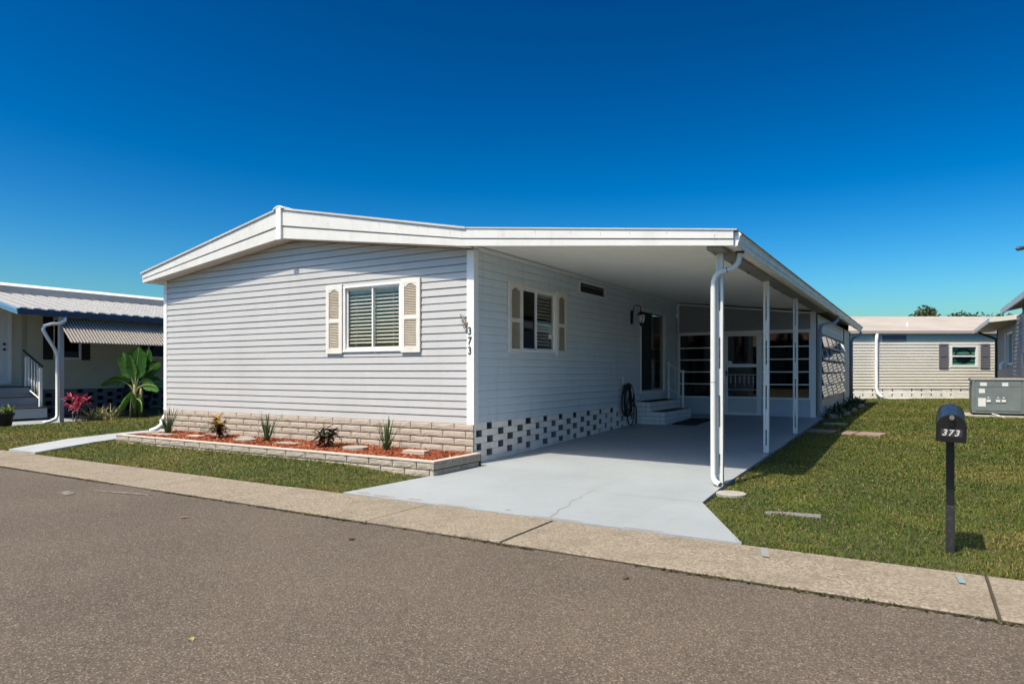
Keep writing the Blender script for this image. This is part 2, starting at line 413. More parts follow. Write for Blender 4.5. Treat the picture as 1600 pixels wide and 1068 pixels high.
# white concrete footpath up the left side of the house
def footpath():
    mb = MB(); M = mat('white_path_paint', (.44,.45,.46), .6, var=(2,(.38,.39,.40),.4,.75))
    L_ = [(-7.62,-2.53),(-8.05,-1.4),(-8.45,-.25),(-8.45,8)]; R_ = [(-6.72,-2.53),(-7.02,-1.5),(-7.42,-.6),(-7.45,8)]
    for (a,b),(c,d) in zip(zip(L_[:-1],R_[:-1]), zip(L_[1:],R_[1:])):
        z0, z1 = gz(*a)+.035, gz(*c)+.035
        mb.raw([(*a,z0),(*b,z0),(*d,z1),(*c,z1),(*a,z0-.1),(*b,z0-.1),(*d,z1-.1),(*c,z1-.1)], [(0,1,2,3),(0,4,5,1),(1,5,6,2),(3,2,6,7),(0,3,7,4)])
    struct(mb.build('path', M))
footpath()
#PART2
# ================================================================== the main house
X_, Y_, Z_ = Vector((1,0,0)), Vector((0,1,0)), Vector((0,0,1))
house = thing('mobile_home', 'wide lavender-grey sided mobile home with low white gable roof and number 373 at its corner', 'house', (-3.65,0,0))

def shutter(O, U, Nn, u0, u1, z0, z1, parent):
    """louvred shutter with arched top panel, frame proud of the louvers"""
    O, U, Nn = Vector(O), Vector(U), Vector(Nn); mb = MB()
    w = u1-u0; st = .068; d0, d1 = .016, .046
    zm = z0+(z1-z0)*.475
    B = lambda a, b, c, d, e, f: mb.obox(O, U, Nn, Z_, a, b, e, f, c, d)
    B(u0, u0+st, z0, z1, d0, d1); B(u1-st, u1, z0, z1, d0, d1)
    B(u0+st, u1-st, z0, z0+.085, d0, d1-.001); B(u0+st, u1-st, zm-.03, zm+.03, d0, d1-.001); B(u0+st, u1-st, z1-.075, z1, d0, d1-.001)
    # arched head: filler below the top rail
    n = 12; a, b = u0+st, u1-st
    pts = []
    for k in range(n+1):
        t = k/n; u = a+(b-a)*t; z = z1-.075-.04*(1-max(0, math.sin(PI*min(1,max(0,(t-.12)/.76)))))
        pts.append((u, z))
    for (ua, za), (ub, zb_) in zip(pts[:-1], pts[1:]):
        mb.prism([O+U*ua+Nn*(d1-.004)+Z_*za, O+U*ub+Nn*(d1-.004)+Z_*zb_, O+U*ub+Nn*(d1-.004)+Z_*(z1-.074), O+U*ua+Nn*(d1-.004)+Z_*(z1-.074)], Nn*-.02)
    mb.cur = 1
    for za, zb_ in ((z0+.085, zm-.03), (zm+.03, z1-.078)):
        m = int((zb_-za)/.024)
        for k in range(m):
            z = za+(zb_-za)*k/m; h = (zb_-za)/m
            p = lambda u, d, zz: O+U*u+Nn*d+Z_*zz
            mb.raw([p(a,d1-.006,z), p(b,d1-.006,z), p(b,d0+.004,z+h*1.02), p(a,d0+.004,z+h*1.02), p(a,d0+.002,z), p(b,d0+.002,z)], [(0,1,2,3),(0,4,5,1)])
    mb.cur = 0
    B(u0+.004, u1-.004, z0+.004, z1-.004, .010, d0+.001)
    return mb.build('shutter', [M_shut, M_louv], parent)

def ring(mb, O, U, Nn, u0, u1, z0, z1, w, d0, d1, wb=None):
    """rectangular frame, butt-jointed"""
    wb = wb or w
    mb.obox(O, U, Nn, Z_, u0, u0+w, d0, d1, z0, z1); mb.obox(O, U, Nn, Z_, u1-w, u1, d0, d1, z0, z1)
    mb.obox(O, U, Nn, Z_, u0+w, u1-w, d0, d1, z1-w, z1); mb.obox(O, U, Nn, Z_, u0+w, u1-w, d0, d1, z0, z0+wb)

def blinds(O, U, Nn, u0, u1, z0, z1, d, parent, m=M_slat, pitch=.056, tilt=.5, name='blind'):
    mb = MB(); O, U, Nn = Vector(O), Vector(U), Vector(Nn)
    mb.obox(O, U, Nn, Z_, u0, u1, d-.02, d+.02, z1-.05, z1)
    n = int((z1-z0-.06)/pitch)
    for k in range(n):
        z = z1-.07-k*pitch; c, s = math.cos(tilt)*.026, math.sin(tilt)*.026
        j = (random.random()-.5)*.003
        mb.obox(O+Z_*(z+j)+Nn*d, U, (Nn*c+Z_*s)/.026, (Z_*c-Nn*s)/.026, u0+.004, u1-.004, -.026, .026, -.0015, .0015)
    mb.obox(O, U, Nn, Z_, u0, u1, d-.02, d+.02, z0, z0+.02)
    for f in (.15, .5, .85):
        u = u0+(u1-u0)*f; mb.obox(O, U, Nn, Z_, u-.002, u+.002, d+.024, d+.026, z0, z1-.05)
    return mb.build(name, m, parent)

def pane(O, U, Nn, u0, u1, z0, z1, d, parent, m=None, name='pane'):
    mb = MB(); O, U, Nn = Vector(O), Vector(U), Vector(Nn)
    mb.obox(O, U, Nn, Z_, u0, u1, d-.003, d+.003, z0, z1)
    return mb.build(name, m or M_glass, parent)

# ---- walls
SK = .570
FW = (-2.47,-1.315,1.645,2.64)        # front window opening

mb = MB()
siding(mb, (0,0,0), X_, -Y_, -7.31, -.002, SK, 3.6, .1077, .0115, holes=[FW],
       clips=[(-.1196,1,3.04+.897-.004),(.1313,1,3.02-.004)], prof=[(0,1),(.08,.98),(.895,.10),(.90,-1.7),(1,-1.7)], seams=2)
mb.build('front_wall', M_front, house)
SW = (1.335,2.44,1.64,2.63); SD = (6.60,8.27,.85,2.70); SV = (3.44,4.60,2.77,2.955)
PROF2 = [(0,.75),(.05,1),(.14,.9),(.35,.35),(.93,0),(.935,-.7),(1,-.7)]
mb = MB()
siding(mb, (0,0,0), Y_, X_, .002, 9.2, .575, 3.12, .1155, .0125, holes=[SW,SD,SV], prof=PROF2, seams=2)
mb.build('side_wall', M_side, house)
mb = MB(); siding(mb, (0,0,0), Y_, X_, 9.2, 17.8, .30, 3.12, .2, .012, prof=PROF2)
mb.build('porch_side_wall', M_side, house)
mb = MB(); siding(mb, (-7.31,0,0), Y_, -X_, 0, 17.8, .57, 3.10, .1077, .012); mb.build('left_wall', M_front, house)
mb = MB(); siding(mb, (0,17.8,0), X_, Y_, -7.31, 0, .57, 3.6, .1077, .012, clips=[(-.1196,1,3.04+.897-.004),(.1313,1,3.02-.004)])
mb.build('rear_wall', M_front, house)
mb = MB(); mb.box(-7.3,-.02,.02,17.78,.5,.55); mb.build('floor', M_dark, house)

# ---- roof
def roofline(x):   # top of the gable rake
    return 3.97-.1925*(-3.655-x) if x < -3.655 else 3.97-.1952*(x+3.655)
mb = MB()
for xa, xb in ((-7.64,-3.655),(-3.655,.07)):
    za, zb = roofline(xa), roofline(xb)
    mb.prism([(xa,-.31,za),(xb,-.31,zb),(xb,-.31,zb+.028),(xa,-.31,za+.028)], (0,18.2,0))
M_roof = mat('pale_metal_roof', (.62,.58,.54), .5, var=(.8,(.48,.42,.36),.4,.75))
mb.build('roof', M_roof, house)
mb = MB()
mb.prism([(-3.78,-.33,3.965),(-3.655,-.33,4.005),(-3.53,-.33,3.965),(-3.53,-.33,3.985),(-3.60,-.33,4.018),(-3.655,-.33,4.028),(-3.71,-.33,4.018),(-3.78,-.33,3.985)], (0,18.25,0))
mb.prism([(-3.715,-.325,3.985),(-3.715,-.325,3.475),(-3.655,-.325,3.465),(-3.595,-.325,3.475),(-3.595,-.325,3.985),(-3.655,-.325,4.004)], (0,.085,0))
mb.build('ridge_cap', M_trim, house, bevel=.006)
def fascia(xa, ta, ba, xb, tb, bb, parent, y=-.25):
    mb = MB()
    at = lambda x, t, b, f: (x, t+(b-t)*f)
    def strip(f0, f1, y0, y1, m):
        mb.cur = m
        mb.prism([(xa,y0,ta+(ba-ta)*f0),(xa,y0,ta+(ba-ta)*f1),(xb,y0,tb+(bb-tb)*f1),(xb,y0,tb+(bb-tb)*f0)], (0,y1-y0,0))
    strip(0,.55,y-.038,y,0); strip(.55,.615,y-.016,y,1); strip(.615,1,y-.028,y,0)
    # rust drips below the nail heads
    L_ = abs(xb-xa); n = max(2, int(L_/.42)); mb.cur = 2
    for k in range(n):
        f = (k+.5+random.uniform(-.2,.2))/n; x = xa+(xb-xa)*f; t = ta+(tb-ta)*f; b = ba+(bb-ba)*f
        z = t+(b-t)*random.choice((.12,.2,.3)); h = min(.05, abs(b-t)*.18)*random.uniform(.5,1.2); w = random.uniform(.002,.004)
        mb.prism([(x-w,y-.0375,z),(x-w*.4,y-.0375,z-h),(x+w*.5,y-.0375,z-h),(x+w,y-.0375,z)], (0,-.0015,0))
    return mb.build('fascia', [M_fascia, M_groove, mat('rust_stain', (.36,.27,.21), .9)], parent)
fascia(-7.60,roofline(-7.60),3.035,-3.715,roofline(-3.715),3.492, house)
fascia(-3.595,roofline(-3.595),3.492,-.002,roofline(-.002),3.022, house)
mb = MB()   # soffit behind the rake boards
for xa, za, xb, zb in ((-7.56,3.033,-3.655,3.50),(-3.655,3.50,-.001,3.022)):
    mb.prism([(xa,-.249,za+.004),(xb,-.249,zb+.004),(xb,-.249,zb+.02),(xa,-.249,za+.02)], (0,.27,0))
mb.prism([(-7.60,-.24,3.035),(-7.30,-.24,3.06),(-7.30,-.24,3.08),(-7.60,-.24,3.055)], (0,18,0))
mb.prism([(-7.635,-.26,3.04),(-7.60,-.26,3.04),(-7.60,-.26,3.20),(-7.635,-.26,3.195)], (0,18,0))
mb.build('soffit', M_fascia, house)
# ---- corner trim
mb = MB(); mb.box(-.105,.018,-.020,.0,.555,3.01); mb.box(.0,.018,.0,.095,.555,3.10); mb.build('corner_trim', M_trim, house, bevel=.003)
mb = MB(); mb.box(-7.335,-7.235,-.020,.0,.56,3.07); mb.box(-7.335,-7.31,.0,.08,.56,3.07); mb.build('corner_trim', M_trim, house, bevel=.003)
# ---- house number
Mn = mat('dark_number_metal', (.05,.045,.04), .4, metal=.5)
for ch, z in (('3',1.828),('7',1.690),('3',1.552)):
    vs, fs = text_mesh(ch, .150, .004, .0012)
    q = MB(); q.raw([(-.050+v.x*.88, -.0245+v.z*-1, z+v.y) for v in vs], fs); q.build('house_number', Mn, house)
# ---- front window
def window_front():
    O, U, Nn = (0,0,0), X_, -Y_
    mb = MB(); u0,u1,z0,z1 = FW
    ring(mb, O, U, Nn, u0-.022, u1+.022, z0-.022, z1+.022, .036, -.06, .022)
    mb.obox(O, U, Nn, Z_, u0-.03, u1+.03, .0225, .034, z0-.03, z0-.008)
    w = mb.build('window', M_trim, house, bevel=.002)
    q = MB(); ring(q, O, U, Nn, u0+.016, -1.87, z0+.016, z1-.016, .028, -.045, -.022); ring(q, O, U, Nn, -1.905, u1-.016, z0+.016, z1-.016, .028, -.020, .002)
    q.build('sash', M_trim, w, bevel=.002)
    pane(O, U, Nn, u0+.04, -1.895, z0+.04, z1-.04, -.034, w); pane(O, U, Nn, -1.88, u1-.04, z0+.04, z1-.04, -.010, w)
    blinds(O, U, Nn, u0+.03, u1-.03, z0+.03, z1-.02, -.075, w, tilt=-.55)
    shutter(O, U, Nn, -2.855, -2.500, 1.593, 2.690, house)
    shutter(O, U, Nn, -1.288, -.925, 1.593, 2.690, house)
window_front()
def window_side():
    O, U, Nn = (0,0,0), Y_, X_
    mb = MB(); u0,u1,z0,z1 = SW
    ring(mb, O, U, Nn, u0-.02, u1+.02, z0-.02, z1+.02, .034, -.06, .022)
    w = mb.build('window', M_trim, house, bevel=.002)
    q = MB(); ring(q, O, U, Nn, u0+.014, 1.83, z0+.014, z1-.014, .026, -.045, -.022); ring(q, O, U, Nn, 1.80, u1-.014, z0+.014, z1-.014, .030, -.020, .002)
    q.build('sash', M_trim, w, bevel=.002)
    pane(O, U, Nn, u0+.04, 1.81, z0+.03, z1-.03, -.034, w, M_dglass); pane(O, U, Nn, 1.83, u1-.04, z0+.03, z1-.03, -.010, w)
    blinds(O, U, Nn, u0+.03, u1-.03, z0+.03, z1-.02, -.075, w, tilt=-.55)
    q = MB(); q.obox(O, U, Nn, Z_, 2.24, 2.36, -.0065, -.006, 1.86, 1.93); q.build('sticker', M_trim, w)
    shutter(O, U, Nn, .895, 1.290, 1.573, 2.675, house)
    shutter(O, U, Nn, 2.462, 2.838, 1.580, 2.678, house)
window_side()
def vent_side():
    O, U, Nn = (0,0,0), Y_, X_; u0,u1,z0,z1 = SV
    mb = MB(); ring(mb, O, U, Nn, u0-.035, u1+.035, z0-.03, z1+.03, .036, -.02, .022); v = mb.build('vent', M_trim, house, bevel=.002)
    q = MB(); q.obox(O, U, Nn, Z_, u0, u1, -.03, -.028, z0, z1); q.build('screen', M_screen, v)
    q = MB(); q.obox(O, U, Nn, Z_, u0+.02, u1-.02, -.02, -.012, z1-.05, z1-.04); q.obox(O, U, Nn, Z_, u1-.06, u1-.045, -.02, -.012, z0, z1); q.build('screen_frame', mat('dull_aluminium', (.33,.33,.31), .4, metal=.4), v)
vent_side()
def sliding_door():
    O, U, Nn = (0,0,0), Y_, X_; u0,u1,z0,z1 = SD
    mb = MB(); ring(mb, O, U, Nn, u0-.035, u1+.02, z0-.035, z1+.02, .05, -.08, .022, .05); d = mb.build('sliding_door', M_trim, house, bevel=.002)
    Mal = mat('grey_aluminium', (.42,.43,.42), .4, metal=.3)
    q = MB(); ring(q, O, U, Nn, u0+.012, 7.42, z0+.012, z1-.012, .03, -.03, -.012); ring(q, O, U, Nn, 7.38, u1-.03, z0+.012, z1-.012, .05, -.06, -.034)
    q.build('door_leaf', Mal, d)
    q = MB(); q.obox(O, U, Nn, Z_, u0+.03, 7.39, -.023, -.021, z0+.03, z1-.03); q.build('insect_screen', M_screen, d)
    pane(O, U, Nn, 7.42, u1-.07, z0+.05, z1-.05, -.047, d)
    q = MB(); q.obox(O, U, Nn, Z_, 7.36, 7.385, -.01, .015, 1.62, 1.82); q.build('handle', M_black, d)
    q = MB()
    for k in range(14):
        u = u0+.1+k*.115; a = .5
        q.obox((0,u,0), Vector((-math.sin(a),math.cos(a),0)), Vector((math.cos(a),math.sin(a),0)), Z_, -.045, .045, -.19, -.187, z0+.05, z1-.06)
    q.build('vertical_blind', mat('pale_green_vertical_blind', (.35,.47,.38), .6), d)
    q = MB(); q.obox(O, U, Nn, Z_, u0-.03, u1+.02, .0235, .026, .60, z0-.037); q.build('kick_plate', M_side, d)
sliding_door()
# ---- skirting
mb = MB(); rows = 5; h = .1035
for r in range(rows):
    z1 = SK-.004-r*h; z0 = z1-h+.014
    x = -7.32+(.0 if r % 2 else -.2)
    while x < .0:
        a, b = max(x, -7.335)+.006, min(x+.40, .012)-.006
        if b-a > .03:
            mb.cr = 0; rockblock(mb, (0,0,0), X_, -Y_, a, b, z0, z1, .030, amp=.0045, nu=max(2,int((b-a)/.05)))
        x += .40
mb.cur = 1; mb.box(-7.32,-.001,-.016,.008,.0,SK-.006)
mb.build('skirting', [M_block, M_mortar], house)
mb = MB(); h = .0955
for r in range(6):
    z1 = .572-r*h; z0 = z1-h+.004
    if r == 5:
        y = .0
        while y < 9.2:
            mb.box(-.10+random.random()*.004, .0+random.uniform(-.003,.003), y+.003, y+.40, z0, z1); y += .403
        continue
    off = .33 if r % 2 == 0 else .06
    if r == 4: off = .33
    y = off-.57
    while y < 9.2:
        j = random.uniform(-.012,.012)
        a, b = y+.155+j*1.6, y+.57+random.uniform(-.012,.016)
        if y > 4.2: a -= random.uniform(.02,.09)
        a = max(a, .012)
        if b > a+.03:
            xf, zf, b = random.uniform(-.004,.004), z0+random.uniform(-.002,.001), min(b, 9.2)
            mb.cur = 0; mb.box(xf-.006, xf, a, b, zf, z1); mb.cur = 2; mb.box(-.19, xf-.0065, a+.001, b-.001, zf+.001, z1-.001); mb.cur = 0
        y += .57
mb.cur = 1; mb.box(-.50,-.48,.12,9.2,-.1,.57); mb.box(-.48,-.012,.12,9.2,.5725,.5745); mb.box(-.48,-.02,9.2,9.22,-.1,.57)
mb.build('block_skirting', [M_wblock, M_dark, mat('shaded_raw_block', (.27,.25,.23), .95, var=(20,(.17,.155,.14),.4,.7))], house, bevel=.002)  # bare block ends, darkened to paint the shade inside the holes
# ---- downspout at the far left corner
mb = MB(); mb.tube([(-7.40,.35,3.02),(-7.40,.35,.62),(-7.43,.22,.50),(-7.46,.10,.44),(-7.45,.02,.34),(-7.40,-.01,.27),(-7.44,-.08,.20),(-7.54,-.16,.15)], .045, 10)
mb.build('downspout', M_trim, house, smooth=True)

# ================================================================== carport
carport = thing('carport', 'white aluminium carport roof on three slotted posts beside the lavender mobile home', 'carport', (1.8,0,0))
def ctop(x): return roofline(-.002)-.1142*max(x,0)
mb = MB(); mb.prism([(.071,-.30,ctop(.07)+.001),(3.655,-.30,ctop(3.655)),(3.655,-.30,ctop(3.655)+.014),(.071,-.30,ctop(.07)+.018)], (0,18.2,0)); mb.build('roof_panel', M_roof, carport)
mb = MB()   # pan ceiling: flat pans with narrow V joints running house -> gutter
y = -.24; pts = []
while y < 9.25:
    pts += [(y, 0), (y+.115, 0), (y+.122, .022), (y+.146, .022), (y+.1525, 0)]; y += .1525
for (ya, da), (yb, db) in zip(pts[:-1], pts[1:]):
    if yb-ya < 1e-4: continue
    mb.face([(.0,ya,3.085+da),(.0,yb,3.085+db),(3.56,yb,2.70+db),(3.56,ya,2.70+da)])
mb.build('ceiling_panel', M_ceil, carport)
fascia(.0,ctop(0)+.001,3.022,3.615,ctop(3.6)+.001,2.678, carport)
mb = MB(); mb.box(.0,.030,.02,9.19,3.035,3.060); mb.box(.0,.018,.02,9.19,3.02,3.0345); mb.build('wall_moulding', M_trim, carport)
mb = MB()
prof = [(3.585,2.835),(3.685,2.822),(3.692,2.80),(3.672,2.78),(3.668,2.735),(3.655,2.715),(3.652,2.685),(3.625,2.668),(3.585,2.668)]
mb.prism([(x,-.24,z) for x, z in prof], (0,18.15,0))
mb.cur = 1; mb.prism([(3.668,-.24,2.826),(3.690,-.24,2.823),(3.6955,-.24,2.801),(3.6925,-.24,2.797),(3.692,-.24,2.8165),(3.668,-.24,2.8235)], (0,18.15,0))
mb.build('gutter', [mat('grey_white_gutter', (.92,.90,.85), .42, var=(3,(.70,.67,.60),.45,.78), var2=(18,(.28,.22,.15),.64,.8)), mat('dirty_gutter_lip', (.16,.12,.085), .8, var=(12,(.40,.36,.30),.45,.7))], carport)
mb = MB(); mb.box(3.31,3.48,-.22,9.2,2.664,2.712); mb.build('beam', mat('brown_grey_beam', (.27,.25,.22), .5), carport)
Mp = mat('chipped_white_post', (.74,.73,.70), .45, var=(16,(.40,.36,.30),.66,.74))
def post(x, y):
    zb = sy(y)+.004; mb = MB(); zt = 2.664
    mb.box(x-.040,x-.011,y-.03,y+.03,zb+.006,zt); mb.box(x+.011,x+.040,y-.03,y+.03,zb+.006,zt)
    z = zb+.35
    segs = [(zb+.006, zb+.12)]
    while z < zt: segs.append((z, min(z+.31, zt))); z += .67
    for a, b in segs: mb.box(x-.011,x+.011,y-.024,y+.024,a,b)
    p = mb.build('post', Mp, carport, bevel=.002)
    q = MB(); q.box(x-.055,x+.055,y-.05,y+.05,zb,zb+.006); q.build('base_plate', mat('rusty_base_plate', (.16,.13,.10), .8), p)
for y in (.10,2.86,5.62): post(3.375, y)
mb = MB(); mb.tube([(3.60,.09,2.672),(3.60,.085,2.60),(3.585,.07,2.535),(3.54,.055,2.485),(3.47,.04,2.462),(3.405,.02,2.445),(3.355,.01,2.405),(3.330,.0,2.34),(3.325,-.003,2.26),(3.325,-.003,1.5),(3.325,-.003,.8),(3.325,-.003,.13),(3.335,-.015,.075),(3.37,-.05,.045),(3.43,-.10,.03)], .031, 12, caps=False)
ds = mb.build('downspout', Mp, carport, smooth=True)
q = MB(); q.tube([(3.60,.09,2.650),(3.60,.09,2.667)], .052, 12); q.build('outlet_collar', M_black, ds)
for a_, b_, r_j in (((3.478,.04,2.464),(3.462,.037,2.460),.034),((3.325,-.003,1.18),(3.325,-.003,1.19),.033)):
    q = MB(); q.tube([a_, b_], r_j, 12); q.build('joint_band', mat('grey_joint', (.35,.34,.32), .5), ds)
for y in (-.10,.75,1.6,3.5,4.3,6.15):
    mb = MB(); x, z = 3.36, 2.664; pts = [(x,y,z),(x,y,z-.022)]
    for k in range(8):
        a = PI+PI*k/7*1.15; pts.append((x+.016+.016*math.cos(a)*1, y, z-.026+.018*math.sin(a)))
    mb.tube(pts, .0035, 6); mb.build('hook', M_bronze, carport, smooth=True)

# ================================================================== screened porch behind the carport
porch = thing('screen_porch', 'screened porch at the back of the carport with white door and dark louvred windows', 'porch', (1.65,9.2,.25))
PY = 9.2; PO = (0,PY,0); FL = .25
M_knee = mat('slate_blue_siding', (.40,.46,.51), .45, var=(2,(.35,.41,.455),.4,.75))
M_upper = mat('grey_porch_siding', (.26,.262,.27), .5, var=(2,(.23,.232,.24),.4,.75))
mb = MB()
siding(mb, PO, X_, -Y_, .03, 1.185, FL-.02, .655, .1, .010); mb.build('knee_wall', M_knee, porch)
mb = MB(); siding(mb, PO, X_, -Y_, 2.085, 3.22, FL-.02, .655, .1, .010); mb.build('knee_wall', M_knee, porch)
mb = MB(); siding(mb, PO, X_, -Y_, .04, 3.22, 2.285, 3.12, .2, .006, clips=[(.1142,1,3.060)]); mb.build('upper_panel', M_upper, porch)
mb = MB()
B = lambda a, b, c, d, e=.0, f=.03: mb.obox(PO, X_, -Y_, Z_, a, b, e, f, c, d)
B(.031,.075,FL,3.05); B(.075,1.185,2.225,2.30); B(2.085,3.17,2.225,2.30); B(.075,1.185,.655,.695); B(2.085,3.17,.655,.695)
B(3.17,3.285,FL,2.71,-.09,.031); B(1.185,2.085,2.285,2.305,.0,.028)
mb.prism([(.076,PY-.031,3.045),(3.169,PY-.031,2.692),(3.169,PY-.031,2.655),(.076,PY-.031,3.008)], (0,.03,0))
mb.build('frame', M_white, porch, bevel=.002)
def louvre_window(x0, x1):
    mb = MB(); zs = [.695,1.005,1.305,1.605,1.905,2.225]
    mb.obox(PO, X_, -Y_, Z_, x0, x0+.025, .0, .024, .695, 2.225); mb.obox(PO, X_, -Y_, Z_, x1-.025, x1, .0, .024, .695, 2.225)
    for z in zs[1:-1]: mb.obox(PO, X_, -Y_, Z_, x0+.025, x1-.025, .002, .022, z-.013, z+.013)
    w = mb.build('window', M_white, porch, bevel=.002)
    for a, b in zip(zs[:-1], zs[1:]):
        q = MB(); t = random.uniform(-.002,.002)
        q.prism([(x0+.025,PY-.010+t,a),(x1-.025,PY-.010-t,a),(x1-.025,PY-.012-t,b),(x0+.025,PY-.012+t,b)], (0,.004,0)); q.build('pane', M_dglass, w)
    return w
louvre_window(.077,1.183); louvre_window(2.087,3.168)
mb = MB()   # small framed pet hatch behind the lowest panes
ring(mb, (0,PY+.10,0), X_, -Y_, .36, .80, .695, .985, .04, .0, .02); mb.box(.845,.875,PY+.08,PY+.10,.695,.985); mb.build('hatch_frame', M_white, porch)
mb = MB(); ring(mb, PO, X_, -Y_, 1.187, 2.083, FL, 2.284, .05, .0, .034, .012)
jam = mb.build('door_frame', M_white, porch, bevel=.003)
def screen_door():
    mb = MB(); O = (0,PY-.008,0); a, b = 1.24, 2.03
    ring(mb, O, X_, -Y_, a, b, FL+.015, 2.23, .055, .0, .028, .05)
    mb.obox(O, X_, -Y_, Z_, a+.055, b-.055, .001, .029, 1.42, 1.50); mb.obox(O, X_, -Y_, Z_, a+.055, b-.055, .001, .029, .66, .705)
    d = mb.build('door', M_white, porch, bevel=.003)
    q = MB(); q.obox(O, X_, -Y_, Z_, a+.055, b-.055, .006, .016, FL+.065, .66); q.build('kick_panel', mat('pale_grey_kick_panel', (.50,.51,.52), .45), d)
    pane(O, X_, -Y_, a+.055, b-.055, 1.50, 2.175, .010, d, M_dglass); pane(O, X_, -Y_, a+.055, b-.055, .705, 1.42, .010, d, M_dglass)
    q = MB()
    for z in (1.235,.875): q.tube([(a+.055,PY-.032,z),(b-.055,PY-.032,z)], .006, 6)
    for k in range(6):
        x = a+.13+k*.106; L_ = (.20,.29,.18,.24,.18,.29)[k]
        q.tube([(x,PY-.032,1.235),(x,PY-.032,1.235-L_)], .004, 6)
        for s in (-1,1):
            for zz in (.06,.14):
                q.tube([(x+s*(.02*math.sin(t)), PY-.032, 1.235-zz-.03*t/2) for t in (0,.6,1.2,1.8,2.4,3.1)], .003, 5)
        q.lathe((x,PY-.032,1.235-L_-.02), [(.001,0),(.010,.010),(.001,.02)], 8)
    q.build('grille', M_white, d)
    q = MB(); q.obox(O, X_, -Y_, Z_, a+.012, a+.04, .028, .045, 1.20, 1.34); q.tube([(a+.026,PY-.053,1.27),(a+.026,PY-.085,1.27),(a+.085,PY-.085,1.275)], .008, 8); q.build('handle', M_black, d)
    q = MB(); q.lathe((0,0,0), [(.075,0),(.078,.004),(.075,.010),(.03,.012)], 20)
    q.v = [(1.335+x*.9, PY-.038-z, 1.53+y*.55) for x, y, z in q.v]; q.build('plaque', M_trim, d)
screen_door()
# porch side wall toward the lawn
M_beige = mat('beige_porch_siding', (.78,.71,.59), .5, var=(1.6,(.70,.62,.50),.4,.75))
SX = 3.285; SO = (SX,0,0)
mb = MB(); H = (9.95,15.55,.67,2.20)
siding(mb, SO, Y_, X_, PY+.09, 17.75, .34, 2.66, .125, .012, holes=[H]); mb.build('side_wall', M_beige, porch)
mb = MB(); mb.box(SX-.08,SX+.004,PY+.1,17.75,.12,.335); mb.build('footing', M_wblock, porch)
for b_ in ((SX,SX+.03,PY+.035,PY+.09),(SX,SX+.028,15.62,15.68),(SX-.02,SX+.03,17.76,17.83)):
    mb = MB(); mb.box(*b_,.3,2.66); mb.build('batten', mat('dark_bronze_batten', (.11,.085,.065), .5), porch)
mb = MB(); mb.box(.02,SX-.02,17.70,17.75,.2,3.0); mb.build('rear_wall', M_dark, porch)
M_aw = glass_mat('awning_pane_glass', (.30,.33,.34), 1.5, .10)
mb = MB(); zs = [2.20-.306*k for k in range(6)]
ring(mb, SO, Y_, X_, 9.91, 15.59, .63, 2.24, .04, .0, .03)
for z in zs[1:-1]: mb.obox(SO, Y_, X_, Z_, 9.95, 15.55, -.005, .022, z-.012, z+.012)
aw = mb.build('awning_window', mat('brown_window_rail', (.20,.165,.125), .5), porch)
cols = [9.95+1.12*k for k in range(6)]
for r in range(5):
    for c in range(5):
        y0, y1 = cols[c]+.02, cols[c+1]-.02; zt, zb = zs[r]-.014, zs[r+1]+.006; out = .075+random.uniform(-.010,.010)
        q = MB(); q.prism([(SX+.015,y0,zt),(SX+.015,y1,zt),(SX+.015+out,y1,zb),(SX+.015+out,y0,zb)], (.004,0,.002)); p = q.build('pane', M_aw, aw)
        q = MB()
        for yy in (y0, y1-.028): q.prism([(SX+.013,yy,zt),(SX+.013,yy+.028,zt),(SX+.013+out,yy+.028,zb),(SX+.013+out,yy,zb)], (.012,0,.006))
        q.prism([(SX+.013+out*.93,y0+.028,zb+.02),(SX+.013+out*.93,y1-.028,zb+.02),(SX+.013+out,y1-.028,zb),(SX+.013+out,y0+.028,zb)], (.012,0,.006))
        q.build('pane_frame', M_white, p)
Mds = mat('blue_grey_downspout', (.40,.43,.46), .4)
for pth in ([(3.62,10.5,2.67),(3.61,10.45,2.56),(3.55,10.25,2.48),(3.42,9.75,2.44),(3.36,9.52,2.38),(3.345,9.46,2.28),(3.345,9.46,1.4),(3.345,9.46,.50),(3.36,9.44,.40),(3.42,9.40,.34)],
            [(3.62,18.0,2.67),(3.61,18.0,2.58),(3.50,17.98,2.50),(3.38,17.95,2.44),(3.345,17.93,2.34),(3.345,17.93,1.4),(3.345,17.93,.40)]):
    mb = MB(); mb.tube(pth, .042, 10); mb.build('downspout', Mds, porch, smooth=True)
mb = MB(); mb.box(0,SX,PY+.02,17.7,.18,.24); mb.build('floor', M_concrete, porch)

# peacock wicker chair faintly seen behind the porch door
wc = thing('wicker_chair', 'pale round-backed wicker chair inside the porch behind the white door', 'chair', (1.75,10.4,.24))
M_wick = mat('pale_wicker', (.55,.53,.50), .8)
mb = MB(); mb.lathe((1.75,10.4,.62), [(.24,0),(.26,.02),(.26,.05),(.22,.07)], 18); mb.build('seat', M_wick, wc)
for sx in (-1,1):
    for s2 in (-1,1):
        mb = MB(); mb.tube([(1.75+sx*.17,10.4+s2*.17,.62),(1.75+sx*.21,10.4+s2*.21,.24)], .018, 7); mb.build('leg', M_wick, wc)
mb = MB()
for k in range(15):
    a = PI*(.04+.92*k/14); mb.tube([(1.75,10.62,.66),(1.75+.2*math.cos(a),10.66,.9+.2*math.sin(a)),(1.75+.36*math.cos(a),10.74,.95+.52*math.sin(a))], .008, 5)
for rr in (.22,.30,.37):
    mb.tube([(1.75+rr*math.cos(PI*k/20),10.60+rr*.38,.93+rr*1.42*math.sin(PI*k/20)) for k in range(21)], .011, 5)
mb.build('backrest', M_wick, wc)
